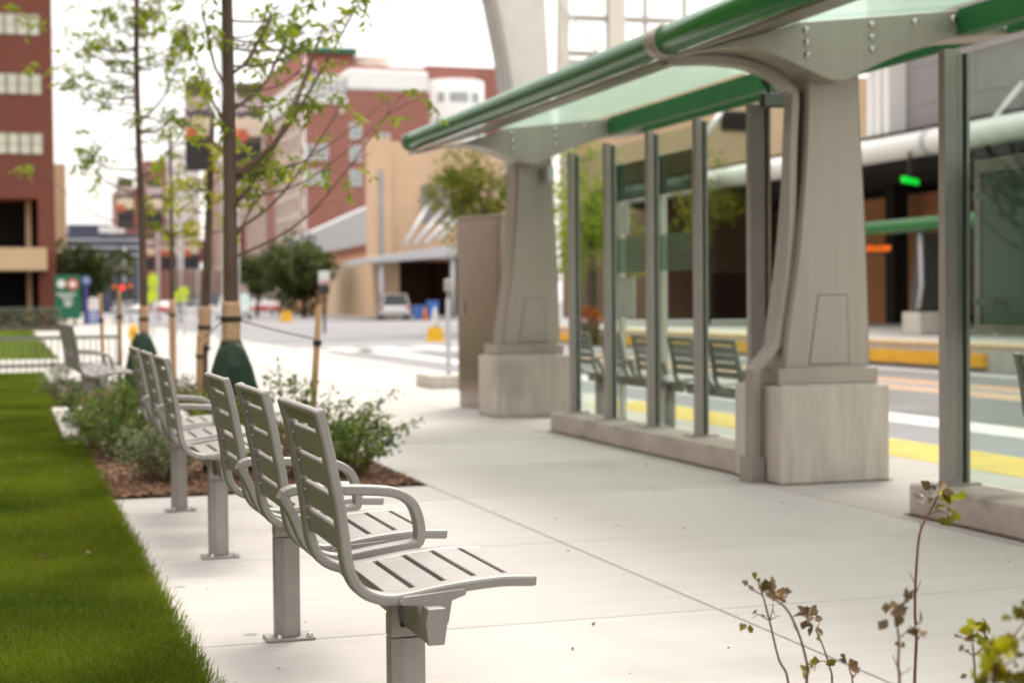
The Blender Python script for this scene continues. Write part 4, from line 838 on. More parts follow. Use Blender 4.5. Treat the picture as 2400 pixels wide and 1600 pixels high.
for u in (715, 744):
    for v in (338, 396): ws.append((X_(u, v, YH), X_(u + 25, v, YH), Z_(u, v + 38, YH), Z_(u, v, YH)))
for v in (288, 341, 398): ws.append((X_(819, v, YH), X_(847, v, YH), Z_(830, v + 38, YH), Z_(830, v, YH)))
for v in (312, 368, 424): ws.append((X_(888, v, YH), X_(914, v, YH), Z_(900, v + 36, YH), Z_(900, v, YH)))
for u, v in ((888, 480),): ws.append((X_(u, v, YH), X_(u + 25, v, YH), Z_(u, v + 36, YH), Z_(u, v, YH)))
facade_windows(ho, ws, YH, 'offwhite', 'window_grey', o, d=.2)
mb = MB()
for u in (733, 800): mb.lathe([(0.01, 0), (.45, .0), (.45, .12), (0.01, .12)], (0, 0, 0), 14); mb.v[-56:] = [(X_(u, 262, YH) + a, YH - .1 - c, Z_(u, 262, YH) + b) for a, b, c in mb.v[-56:]]
mb.build('roundel', 'cream_stone', ho, o)
# street front: stone piers, bay windows
piers = MB(); yy = YH + 22.5
for k in range(24):
    y = 254 + k * 3.4
    if y < YH + 112: piers.box(XH - .35, XH, y, y + 1.2, 8.3, zA - .1)
for k in range(8): piers.box(XH - .5, XH, YH + .3 + k * 3.0, YH + 1.1 + k * 3.0, 8.3, zA - .1)
for z in np.arange(10.2, zA - 1, 2.9): piers.box(XH - .4, XH, YH + .3, YH + 22, z, z + .9)
piers.build('stone_piers', 'cream_stone', ho, o)
facade_windows(ho, [(YH + 1.15 + k * 3.0, YH + 3.25 + k * 3.0, z + 1.0, z + 2.8) for k in range(7) for z in np.arange(10.2, zA - 3, 2.9)], XH, 'offwhite', 'window_grey', o, d=.1, axis='X')
# white round stair tower
wt = thing('round_tower', 'white curved tower with a window strip above the beige building', 'building', (X_(1110, 230, 240), 252, 0)); oo = tuple(wt.location); r_ = (X_(1182, 230, 240) - X_(1036, 230, 240)) / 2
mb = MB(); mb.lathe([(r_, 0), (r_, Z_(1110, 172, 240)), (r_ * .98, Z_(1110, 170, 240))], oo, 40); mb.build('wall', 'white_paint', wt, oo)
mb = MB()
for a0, a1 in ((-2.35, -2.12), (-1.95, -1.35), (-1.2, -.9)):
    mb.loft([[(oo[0] + (r_ + .06) * math.cos(a), oo[1] + (r_ + .06) * math.sin(a), z) for a in np.linspace(a0, a1, 8)] for z in (Z_(1110, 226, 240), Z_(1110, 203, 240))], caps=False, closed=False)
mb.build('window_strip', 'window_grey', wt, oo)
bk = tag(MB().box(X_(1000, 200, 285), X_(1200, 200, 285), 285, 300, 0, Z_(1100, 158, 285)).build('brick_slab', 'brick_rose', org=(X_(1100, 200, 285), 285, 0)), 'long flat rose brick block behind the white curved tower', 'building')
# flagpole
fp = thing('flagpole', 'white flagpole with three flags before the hotel attic', 'flagpole', (X_(713, 300, 150), 150, 0)); oo = tuple(fp.location)
mb = MB(); mb.tube([oo, (oo[0], oo[1], Z_(713, 120, 150))], .09, 8); mb.build('pole', 'white_paint', fp, oo)
def flag(u0, u1, v0, v1, m):
    mb = MB(); n = 8
    for k in range(n):
        a, b = k / n, (k + 1) / n; x0, x1 = X_(u0 + (u1 - u0) * a, v0, 150), X_(u0 + (u1 - u0) * b, v0, 150); y0, y1 = 150 + .3 * math.sin(a * 6), 150 + .3 * math.sin(b * 6)
        dz0, dz1 = -.6 * a * a, -.6 * b * b; za, zb = Z_(u0, v0, 150), Z_(u0, v1, 150)
        mb.add([(x0, y0, zb + dz0), (x1, y1, zb + dz1), (x1, y1, za + dz1), (x0, y0, za + dz0), (x0, y0 + .03, zb + dz0), (x1, y1 + .03, zb + dz1), (x1, y1 + .03, za + dz1), (x0, y0 + .03, za + dz0)], [(0, 1, 2, 3), (7, 6, 5, 4)], True)
    mb.build('flag', m, fp, oo)
flag(713, 742, 134, 152, 'banner_pink'); flag(716, 742, 153, 165, 'indigo'); flag(714, 734, 167, 186, 'tactile_yellow')

# ------------------------------------------------------------------ arc roofed hall, beige block with canopy
ah = thing('hall', 'low orange brick hall under a pale sloping arc roof', 'building', (X_(800, 600, 150), 150, 0)); oo = tuple(ah.location); Y = 150
top = [(698, 557), (740, 540), (790, 518), (840, 495), (885, 476)]; bot = [(885, 566), (800, 584), (698, 601)]
mb = MB(); poly = [(X_(u, v, Y), Z_(u, v, Y)) for u, v in bot[::-1]][::1] + [(X_(u, v, Y), Z_(u, v, Y)) for u, v in top[::-1]]
mb.prism(poly, Y - .6, Y + 6); mb.build('arc_roof', 'grey_roof', ah, oo)
mb = MB(); mb.prism([(X_(700, 600, Y), 0), (X_(895, 600, Y), 0), (X_(895, 568, Y), Z_(895, 568, Y)), (X_(700, 603, Y), Z_(700, 603, Y) - .05)], Y, Y + 6); mb.build('wall', 'brick_orange', ah, oo)
mb = MB(); mb.prism([(X_(790, 590, Y), Z_(790, 592, Y)), (X_(880, 575, Y), Z_(880, 575, Y)), (X_(880, 588, Y), Z_(880, 588, Y)), (X_(790, 604, Y), Z_(790, 604, Y))], Y - .05, Y + .5); mb.build('window_band', 'brick_rose', ah, oo)
mb = MB()
for u in (806, 820, 846): mb.box(X_(u, 680, Y), X_(u + 5, 680, Y), Y - .05, Y + .4, 1.2, Z_(820, 660, Y)); mb.build('slit_window', 'dark_void', ah, oo) if u == 846 else None
bs = thing('beige_building', 'tall plain beige stone building with a dark vertical slit and an entrance canopy', 'building', (X_(980, 600, 112), 112, 0)); oo = tuple(bs.location); Y = 112
mb = MB(); mb.box(X_(876, 500, Y), X_(918, 500, Y), Y, Y + 2.6, 0, Z_(900, 322, Y)); mb.box(X_(920, 500, Y), X_(1250, 500, Y), Y + 1.0, Y + 2.6, Z_(980, 600, Y), Z_(980, 330, Y)); mb.box(X_(1085, 600, Y), X_(1250, 600, Y), Y + 1.0, Y + 2.4, 0, Z_(980, 600, Y))
mb.box(X_(918, 650, Y), X_(940, 650, Y), Y + .5, Y + 24, 0, Z_(980, 600, Y)); mb.build('wall', 'beige_stone', bs, oo)
mb = MB(); mb.box(X_(888, 500, Y), X_(899, 500, Y), Y - .06, Y + .3, .2, Z_(893, 398, Y)); mb.build('slit_window', 'window_grey', bs, oo)
mb = MB(); mb.box(X_(995, 470, Y), X_(1075, 470, Y), Y + .9, Y + 1.2, Z_(1030, 520, Y), Z_(1030, 432, Y)); mb.build('louvre_window', 'lilac_panel', bs, oo)
mb = MB(); mb.box(X_(940, 650, Y), X_(1085, 650, Y), Y + 8, Y + 8.3, 0, Z_(980, 600, Y)); mb.build('entrance_back', 'rust_wall', bs, oo)
mb = MB(); mb.box(X_(940, 650, Y), X_(1085, 650, Y), Y + 1, Y + 8, Z_(980, 612, Y), Z_(980, 606, Y)); mb.box(X_(1085, 650, Y) - .3, X_(1085, 650, Y), Y + 2.5, Y + 8, 0, Z_(980, 612, Y)); mb.build('entrance_lining', 'rust_wall', bs, oo)
mb = MB(); mb.prism([(X_(872, 607, Y - 8), Z_(872, 616, Y - 8)), (X_(1075, 590, Y - 8), Z_(1075, 600, Y - 8)), (X_(1075, 575, Y - 8), Z_(1075, 572, Y - 8)), (X_(872, 600, Y - 8), Z_(872, 604, Y - 8))], Y - 8, Y + 1); cn = mb.build('canopy', 'grey_metal', bs, oo)
mb = MB()
for (u0, v0), (u1, v1) in (((948, 572), (1022, 452)), ((972, 572), (1056, 470)), ((996, 572), (1072, 492)), ((1030, 560), (1088, 500))): mb.tube([at(u0, v0, Y - 7), at(u1, v1, Y + .8)], .15, 10)
mb.build('stay_rod', 'grey_metal', cn, oo)
for u in (893, 1060): MB().tube([(X_(u, 650, Y - 7.5), Y - 7.5, 0), (X_(u, 650, Y - 7.5), Y - 7.5, Z_(u, 604, Y - 7.5))], .16, 10).build('canopy_post', 'grey_metal', cn, oo)
# ------------------------------------------------------------------ steel arch and glazed grid of the transit hall
ar = thing('steel_arch', 'huge pale grey steel arch leg rising behind the shelter roof', 'arch', (X_(1232, 700, 62), 62, 0)); oo = tuple(ar.location); Y = 62
rings = []; rl = MB()
for v, a, b in ((700, 1228, 1305), (500, 1222, 1300), (330, 1212, 1294), (210, 1200, 1290), (120, 1187, 1285), (0, 1163, 1278), (-150, 1118, 1262), (-350, 1020, 1215)):
    A, B = at(a, v, Y), at(b, v, Y); rings.append([(A.x, Y, A.z), (B.x, Y, B.z), (B.x, Y + 1.1, B.z), (A.x, Y + 1.1, A.z)])
mb = MB(); mb.loft(rings, smooth=False); leg = mb.build('leg', 'offwhite', ar, oo)
mb = MB(); mb.loft([[(r[0][0] - .22, Y - .12, r[0][2]), (r[0][0] - .005, Y - .12, r[0][2]), (r[0][0] - .005, Y + 1.25, r[0][2]), (r[0][0] - .22, Y + 1.25, r[0][2])] for r in rings], smooth=False); mb.build('flange', 'frame_paint', leg, oo)
gl_ = thing('glazed_wall', 'white framed glass wall grid high up behind the shelter gutter', 'glass wall', (X_(1480, 100, 64), 64, 0)); oo = tuple(gl_.location); Y = 64
mb = MB()
for (u0, v0, u1, v1, wd) in ((1322, -300, 1318, 230, .42), (1440, -300, 1444, 230, .75)): A, B = at(u0, v0, Y), at(u1, v1, Y); mb.obox((A + B) / 2, ((A - B) / 2), Vector((wd / 2, 0, 0)), Vector((0, .25, 0)))
mb.build('mullion', 'offwhite', gl_, oo)
mb = MB()
for v in (-120, -40, 42, 126): A, B = at(1318, v - 2, Y), at(1700, v + 12, Y); mb.obox((A + B) / 2 + Vector((0, .1, 0)), (B - A) / 2, Vector((0, .15, 0)), Vector((0, 0, .10)))
for u in (1514, 1606, 1700): A, B = at(u, -300, Y), at(u, 200, Y); mb.obox((A + B) / 2 + Vector((0, .1, 0)), (B - A) / 2, Vector((.06, 0, 0)), Vector((0, .1, 0)))
mb.build('transom', 'column_steel', gl_, oo)
mb = MB(); mb.tube([at(1306, -5, Y - .5), at(1420, 150, Y - .5)], .06, 6); mb.build('brace', 'offwhite', gl_, oo)
mb = MB(); A, B = at(1320, -300, Y), at(1700, 135, Y); mb.box(A.x, B.x, Y + .3, Y + .32, B.z, A.z); mb.build('glass_pane', 'pane_clear', gl_, oo)
mb = MB(); A, B = at(1318, 128, Y), at(1720, 300, Y); mb.box(A.x, B.x, Y + .2, Y + .5, 3, A.z - .15); mb.build('base_wall', 'offwhite', gl_, oo)

# ------------------------------------------------------------------ transit station across the roadway
st = struct(MB().box(15.3, 34, -12, 50, -.14, .35).build('platform', 'sidewalk', bevel=.02))
struct(MB().box(15.28, 16.0, -12, 46, .30, .356).build('platform_edge', 'platform_tan'))
struct(MB().box(15.2, 15.30, atX(2302, 825, 15.2).y, 44, -.02, .20).build('platform_kerb', 'platform_yellow'))
ts = thing('station_building', 'transit station with lilac grey panelled wall over a dark open hall', 'building', (21.6, 30, .35)); oo = (21.6, 30, .35)
XS = 21.6; ye = atX(2100, 250, XS).y
mb = MB(); mb.box(XS, XS + 10, -4, ye, 5.25, 14); mb.build('upper_wall', 'lilac_panel', ts, oo)
mb = MB()
for z in np.arange(5.9, 14, .95): mb.box(XS - .015, XS, -4, ye, z, z + .04)
for y in np.arange(0, ye, 2.9): mb.box(XS - .02, XS, y, y + .07, 5.25, 14)
mb.build('panel_joint', 'frame_paint', ts, oo)
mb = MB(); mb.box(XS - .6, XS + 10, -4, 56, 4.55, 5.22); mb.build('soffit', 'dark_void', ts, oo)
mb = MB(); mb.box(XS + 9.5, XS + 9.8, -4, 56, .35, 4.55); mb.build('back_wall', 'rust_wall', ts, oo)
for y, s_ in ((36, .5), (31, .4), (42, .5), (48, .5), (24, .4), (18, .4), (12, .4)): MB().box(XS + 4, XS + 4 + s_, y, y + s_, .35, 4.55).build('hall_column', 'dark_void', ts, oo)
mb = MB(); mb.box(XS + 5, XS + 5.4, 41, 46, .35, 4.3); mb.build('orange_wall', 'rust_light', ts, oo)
mb = MB(); mb.tube([(XS - .75, -4, 4.80), (XS - .75, 53, 4.80)], .30, 20); mb.build('eave_tube', 'white_paint', ts, oo)
for y in np.arange(2, 53, 6.1): MB().tube([(XS - .75, y - .12, 4.80), (XS - .75, y + .12, 4.80)], .315, 20).build('tube_sleeve', 'grey_metal', ts, oo)
mb = MB()
for a, b in ((2048, 2062), (2066, 2080), (2086, 2100)):
    p, q = atX(a, 300, XS - .3), atX(b, 300, XS - .3); mb.box(XS - .5, XS, q.y, p.y, 5.25, 14)
mb.build('white_pilaster', 'white_paint', ts, oo)
mb = MB()
for u0, v0, u1, v1 in ((2400, 195, 2330, 283), (1690, 262, 1655, 318)):
    p = atX(u1, v1, XS - .7); q = atX(u0, v0, XS - .15); mb.tube([p, q], .085, 10)
mb.build('stay_rod', 'white_paint', ts, oo)
tn = thing('stone_wing', 'tan stone station wing with a dark window seen between the screen posts', 'building', (26, 54, .35)); oo = (26, 54, .35)
mb = MB(); mb.box(23.5, 40, 54, 66, 4.6, 9.6); mb.build('wall', 'tan_stone', tn, oo)
mb = MB(); mb.box(23.5, 40, 55, 66, .35, 4.59); mb.build('lower_wall', 'brown_wall', tn, oo)
mb = MB(); mb.box(X_(1690, 280, 54), X_(1760, 280, 54), 53.9, 54.2, Z_(1720, 305, 54), Z_(1720, 262, 54)); mb.build('window', 'dark_void', tn, oo)
mb = MB(); mb.box(X_(1640, 690, 54), X_(1800, 690, 54), 53.0, 53.2, .35, 2.1); mb.build('dark_shopfront', 'dark_void', tn, oo)
# second shelter on the far platform
s9 = thing('far_shelter', 'second green roofed shelter across the road with an orange lit sign', 'bus shelter', (18.4, 29, .35)); oo = (18.4, 29, .35)
mb = MB(); mb.tube([(18.2, 8, 2.66), (18.2, 31.5, 2.66)], .15, 16); mb.build('gutter', 'green_paint', s9, oo)
mb = MB(); mb.box(18.5, 21.0, 8, 31.5, 2.80, 2.84); mb.build('roof_pane', 'green_beam', s9, oo)
for y in (29.2, 22.9, 16.6):
    mb = MB(); mb.loft([[(18.62 + sx * r, y + sy * .16, z) for sx, sy in ((-1, -1), (1, -1), (1, 1), (-1, 1))] for z, r in ((.83, .36), (1.6, .26), (2.5, .22))], smooth=False); c_ = mb.build('pillar', 'shaded_steel', s9, oo)
    mb = MB(); mb.box(18.2, 19.05, y - .35, y + .35, .35, .83); mb.build('concrete_foot', 'block_concrete', c_, oo, bevel=.03)
    mb = MB(); mb.tube([(18.25, y - .3, 2.5), (18.28, y - .3, 1.4), (18.2, y - .3, .9)], .05, 8); mb.build('downpipe', 'grey_metal', c_, oo)
mb = MB()
for y in (27.2, 25.8): mb.box(18.9, 18.98, y, y + .07, .35, 2.3)
mb.build('screen_post', 'grey_metal', s9, oo)
p = at(2062, 583, 31.4); mb = MB(); mb.box(p.x - .42, p.x + .32, 31.4, 31.55, p.z - .10, p.z + .12); ld = mb.build('message_sign', 'fitting_black', s9, oo)
mb = MB()
for k in range(9):
    x = p.x - .38 + k * .075
    for dz, hh in ((-.055, .022), (.0, .022), (.05, .022)):
        if random.random() < .8: mb.box(x, x + .055, 31.385, 31.398, p.z + dz, p.z + dz + hh)
    mb.box(x, x + .018, 31.385, 31.398, p.z - .055, p.z + .075)
mb.build('lit_text', 'glow_orange', ld, oo)
gs = thing('station_light', 'glowing green light under the dark station ceiling', 'light', tuple(at(2132, 421, 33))); p = Vector(gs.location); gs.location = p
mb = MB(); mb.loft([[(-.22 + k * .0 + sx, 0 + sy, sz) for sx, sy, sz in ((0, -.06, -.07), (.46, -.06, -.13), (.46, -.06, .0), (0, -.06, .09))], [(-.22 + sx, sy, sz) for sx, sy, sz in ((0, .05, -.07), (.46, .05, -.13), (.46, .05, .0), (0, .05, .09))]], smooth=False); mb.build('lens', 'glow_green', gs, bevel=.03)
mb = MB(); mb.box(-.03, .03, -.03, .03, .06, 4.4 - p.z + .2); mb.build('hanger', 'fitting_black', gs)

hb = thing('hazard_block', 'orange and black striped block at the near end of the yellow platform kerb', 'barrier', (15.45, atX(2310, 815, 15.3).y - 1.6, -.1)); mb = MB(); mb.box(-.1, .1, 0, 1.5, 0, .42); mb.build('block', 'fitting_black', hb, bevel=.01)
mb = MB()
for k in range(6): mb.prism([(k * .25 + .02, .14), (k * .25 + .14, .14), (k * .25 + .24, .40), (k * .25 + .12, .40)], -.106, -.1, 'X')
mb.build('stripe', 'safety_orange', hb)
# ------------------------------------------------------------------ trees of the street beyond
big_tree('dark round tree before the stone front of the hotel, smaller left one of two', X_(602, 690, 138), 138, Z_(602, 648, 138), 1.9, .13, 3600, .34)
big_tree('large dark round tree before the orange brick hall', X_(712, 690, 128), 128, Z_(712, 642, 128), 3.0, .18, 7000, .38, squash=.8, lumps=16)
big_tree('round olive tree behind the green parking sign', X_(200, 700, 96), 96, Z_(200, 640, 96), 2.0, .12, 4600, .26, squash=.75, lumps=14)
big_tree('yellow-green autumn tree behind the steel cabinet', X_(1140, 600, 58), 58, Z_(1135, 470, 58), 2.15, .12, 5200, .16, 'leaf_autumn', lumps=14, squash=1.15)
big_tree('lush green tree seen through the glass left of the screen posts', X_(1385, 600, 46), 46, Z_(1385, 500, 46), 1.7, .13, 3400, .14, 'leaf_lime', lumps=15, squash=1.2)
big_tree('loose autumn tree seen through the glass beside the tan station wing', X_(1655, 560, 44), 44, Z_(1655, 470, 44), 1.15, .1, 1200, .13, 'leaf_autumn', lumps=10, squash=1.3)
hd = thing('hedge', 'dark flower hedge behind the far bright lawn', 'hedge', (-8, 75, 0)); pts = []; dr = []
for _ in range(5200): pts.append((random.uniform(-14, 10.2), random.uniform(-2.6, 1.5), random.uniform(.05, 1.0) * (1 - .2 * random.random()))); dr.append((random.gauss(0, 1), random.gauss(0, 1), random.gauss(.4, .6)))
leaf_mesh('foliage', pts, dr, np.full(len(pts), .20), 'leaf_hedge', hd, aspect=.7)

# ------------------------------------------------------------------ low fences
def fence(label, x0, x1, y, h, pitch, bar, group=None, z0=0.0, m='fence_metal', rail=.035):
    t = thing('metal_fence', label, 'fence', (x0, y, z0)); mb = MB()
    for z in (h - rail, .08): mb.box(0, x1 - x0, -.02, .02, z, z + rail)
    mb.build('rail', m, t); mb = MB(); k = 0
    while k * pitch < x1 - x0: mb.box(k * pitch - bar / 2, k * pitch + bar / 2, -.012, .012, .0, h - rail); k += 1
    mb.build('bars', m, t); return t
fence('low grey metal bar fence between the near lawn and the cross path', -4.0, 1.85, 27.9, .62, .105, .022, rail=.07)
fence('darker fence in front of the flower hedge by the brick block', -6, X_(148, 720, 73), 73, 1.0, .16, .03, z0=.02)

# ------------------------------------------------------------------ signs and street furniture
gsn = thing('parking_sign', 'green direction sign with a white and a red disc beside the brick block', 'sign', tuple(gnd(158, 766, 0))); Y = gsn.location.y; oo = tuple(gsn.location)
xa, xb = X_(128, 700, Y), X_(189, 700, Y); mb = MB(); mb.box(xa, xb, Y - .12, Y + .12, Z_(158, 748, Y), Z_(158, 645, Y)); mb.build('panel', 'green_sign', gsn, oo, bevel=.03)
for x in (xa + .2, xb - .32): MB().box(x, x + .12, Y - .05, Y + .05, 0, Z_(158, 748, Y)).build('leg', 'frame_paint', gsn, oo)
def disc(name, u, v, r, m, par, off=.13, hole=None):
    c = at(u, v, Y); mb = MB(); k = 24; R_ = r * Y / 3700
    ring = lambda q, yy: [(c.x + q * math.cos(i / k * 6.2832), yy, c.z + q * math.sin(i / k * 6.2832)) for i in range(k)]
    mb.loft([ring(R_, Y - off + .01), ring(R_, Y - off), ring(R_ * .55 if hole else R_ * .02, Y - off)], caps=False, smooth=False); return mb.build(name, m, par, oo)
disc('white_emblem', 143.5, 665, 9.5, 'sign_white', gsn); disc('red_emblem', 170, 666, 12.5, 'sign_red', gsn); disc('white_arrow', 170, 666, 7, 'sign_white', gsn, .14)
mb = MB()
for v, a, b in ((689, 133, 178), (696, 143, 172), (704, 150, 169), (711, 149, 170), (716, 154, 166)):
    x = X_(a, v, Y); e = X_(b, v, Y)
    while x < e: wd = random.uniform(.05, .11); mb.box(x, min(x + wd, e), Y - .13, Y - .118, Z_(158, v + 2.4, Y), Z_(158, v - 2.2, Y)); x += wd + .035
mb.build('lettering', 'sign_white', gsn, oo)
bl = thing('blue_sign', 'slim indigo sign post with a round blue head right of the green sign', 'sign', tuple(gnd(203, 760, 0))); Y = bl.location.y; oo = tuple(bl.location)
mb = MB(); mb.box(oo[0] - .14, oo[0] + .12, Y - .06, Y + .06, 0, Z_(203, 668, Y)); mb.build('post', 'indigo', bl, oo); disc('round_head', 202, 658, 11, 'blue_paint', bl, .1); disc('white_symbol', 202, 657, 6, 'sign_white', bl, .12, True)
nb = thing('newspaper_box', 'blue and white newspaper box standing on the pavement', 'newspaper box', tuple(gnd(217, 762, 0))); Y = nb.location.y; oo = tuple(nb.location)
mb = MB(); mb.box(X_(204, 740, Y), X_(231, 740, Y), Y - .3, Y + .3, .1, Z_(217, 727, Y)); mb.build('lower_case', 'blue_paint', nb, oo, bevel=.02)
mb = MB(); mb.prism([(X_(206, 727, Y), Z_(217, 727, Y)), (X_(235, 727, Y), Z_(217, 727, Y)), (X_(235, 700, Y), Z_(217, 697, Y)), (X_(210, 700, Y), Z_(217, 697, Y)), (X_(206, 710, Y), Z_(217, 705, Y))], Y - .28, Y + .28); mb.build('upper_case', 'white_paint', nb, oo, bevel=.02)
mb = MB()
for v in (733, 741, 749): mb.box(X_(209, v, Y), X_(226, v, Y), Y - .315, Y - .302, Z_(217, v + 2, Y), Z_(217, v - 2, Y))
mb.build('label_strip', 'sign_white', nb, oo)
def marker(label, u, v, sc=1.0, top=True, z=-.115, X=None):
    p = gnd(u, v, z); t = thing('traffic_marker', label, 'traffic marker', tuple(p)); mb = MB(); s_ = sc
    mb.loft([[(sx * r * s_, sy * r * s_, zz * s_) for sx, sy in ((-1, -1), (1, -1), (1, 1), (-1, 1))] for zz, r in ((0, .26), (.08, .26), (.12, .22), (.46, .19))], smooth=False); mb.build('base', 'safety_yellow', t, bevel=.02)
    if top: mb = MB(); mb.lathe([(.15 * s_, .46 * s_), (.13 * s_, .6 * s_), (.07 * s_, 1.0 * s_), (.05 * s_, 1.08 * s_), (.01, 1.1 * s_)], (0, 0, 0), 14); mb.build('cone', 'offwhite', t)
    return t
marker('yellow based traffic marker with a pale cone on top, left of the steel cabinet', 1020, 802, .98)
marker('small yellow traffic marker far out on the road', 671, 754, 1.5, False)
hy = thing('hydrant', 'small yellow hydrant on the pavement left of the slender tree', 'hydrant', tuple(gnd(313, 816, 0)))
mb = MB(); mb.lathe([(.13, 0), (.13, .05), (.09, .06), (.09, .42), (.12, .43), (.12, .48), (.09, .56), (.03, .62), (.01, .66)], (0, 0, 0), 16); mb.build('body', 'safety_yellow', hy)
mb = MB(); mb.tube([(-.16, 0, .34), (.16, 0, .34)], .045, 10); mb.tube([(0, -.15, .30), (0, 0, .30)], .055, 10); mb.build('nozzle', 'safety_yellow', hy)
def hiviz(label, u, v0, v1, v2, Y=56):
    p = at(u, v0, Y); t = thing('crossing_sign', label, 'sign', (p.x, Y, -.0)); mb = MB(); mb.box(-.04, .04, -.03, .03, 0, Z_(u, v0, Y)); mb.build('pole', 'grey_metal', t)
    mb = MB(); h0, h1 = Z_(u, v1, Y), Z_(u, v0, Y); w_ = .17; m_ = (h0 + h1) / 2; mb.prism([(-w_, h0), (w_, h0), (w_, m_ + .1), (0, h1), (-w_, m_ + .1)], -.06, -.04); mb.build('sign_plate', 'hiviz', t)
    mb = MB(); mb.box(-w_ * .8, w_ * .8, -.06, -.04, Z_(u, v2, Y), h0 - .05); mb.build('arrow_plate', 'hiviz', t)
hiviz('left fluorescent yellow-green crossing sign between the tree trunks', 358, 638, 672, 706); hiviz('right fluorescent yellow-green crossing sign between the tree trunks', 430, 670, 693, 706)
for i, (u, v0, v1) in enumerate(((348, 684, 712), (412, 684, 708))):
    p = at(u, v0, 57); t = thing('hazard_board', ('left' if i == 0 else 'right') + ' lower fluorescent board on the street crossing, below its crossing sign', 'sign', (p.x, 57, 0))
    mb = MB(); mb.box(-.09, .09, -.03, -.01, Z_(u, v1, 57), Z_(u, v0, 57)); mb.build('board', 'hiviz', t); mb = MB(); mb.box(-.03, .03, -.01, .03, 0, Z_(u, v0, 57)); mb.build('pole', 'grey_metal', t)
sp = thing('post_sign', 'small white and red sign on a dark pole before the large tree', 'sign', (X_(760, 700, 62), 62, -.1)); oo = tuple(sp.location)
mb = MB(); mb.tube([(0, 0, 0), (0, 0, Z_(760, 670, 62) + .1)], .055, 8); mb.build('pole', 'frame_dark', sp)
mb = MB(); mb.box(-.22, .22, -.08, .0, Z_(760, 668, 62) + .1, Z_(760, 636, 62) + .1); mb.build('panel', 'sign_white', sp, bevel=.05)
mb = MB(); mb.box(-.2, .2, -.095, -.082, Z_(760, 666, 62) + .1, Z_(760, 657, 62) + .1); mb.build('red_bar', 'banner_pink', sp)
mb = MB(); mb.box(-.14, .2, -.15, .15, Z_(760, 690, 62) + .1, Z_(760, 669, 62) + .1); mb.build('control_box', 'frame_dark', sp)
# traffic lights far down
for i, (u, v, lit, lab) in enumerate(((286, 674, 'glow_red', 'traffic light showing red over the far crossing'), (268, 672, 'glow_amber', 'dim amber traffic light left of the red one'), (305, 670, 'glow_amber', 'dim amber traffic light right of the red one'))):
    p = at(u, v, 92); t = thing('traffic_light', lab, 'traffic light', (p.x, 92, 0)); mb = MB(); mb.box(-.17, .17, -.1, .1, p.z - .75, p.z + .3); mb.build('housing', 'fitting_black', t, bevel=.03)
    mb = MB(); mb.tube([(0, 0, 0), (0, 0, p.z - .7)], .06, 8); mb.build('pole', 'grey_metal', t); mb = MB(); mb.dome((0, -.11, p.z), .16, (0, -1, 0), 14, .4); mb.build('lamp', lit, t)
# banner lamp posts
def banner_mat():
    m, t, N, K = _nodes('banner_print'); b = N['Principled BSDF']; _set(b, 'Roughness', .8)
    tcn = N.new("ShaderNodeTexCoord"); s_ = N.new("ShaderNodeSeparateXYZ"); K(tcn.outputs['Generated'], s_.inputs[0])
    r = N.new("ShaderNodeValToRGB"); K(s_.outputs[2], r.inputs[0]); r.color_ramp.interpolation = 'CONSTANT'; E_ = r.color_ramp.elements
    E_[0].position = 0; E_[0].color = (.03, .025, .03, 1); E_[1].position = .32; E_[1].color = (.09, .07, .04, 1)
    for p_, c_ in ((.38, (.62, .20, .08)), (.46, (.70, .55, .42)), (.60, (.10, .08, .10)), (.68, (.52, .40, .42)), (.86, (.11, .10, .03))): e = E_.new(p_); e.color = c_ + (1,)
    n = N.new("ShaderNodeTexNoise"); n.inputs['Scale'].default_value = 3; K(tcn.outputs['Generated'], n.inputs['Vector'])
    a = N.new("ShaderNodeMath"); a.operation = 'MULTIPLY_ADD'; a.inputs[1].default_value = .22; K(n.outputs['Fac'], a.inputs[0]); K(s_.outputs[2], a.inputs[2])
    a2 = N.new("ShaderNodeMath"); a2.operation = 'SUBTRACT'; a2.inputs[1].default_value = .11; K(a.outputs[0], a2.inputs[0]); K(a2.outputs[0], r.inputs[0])
    K(r.outputs[0], b.inputs['Base Color']); MATS['banner_print'] = m
banner_mat(); mat('cream_print', (.62, .52, .42), .8); mat('orange_print', (.50, .12, .06), .8)
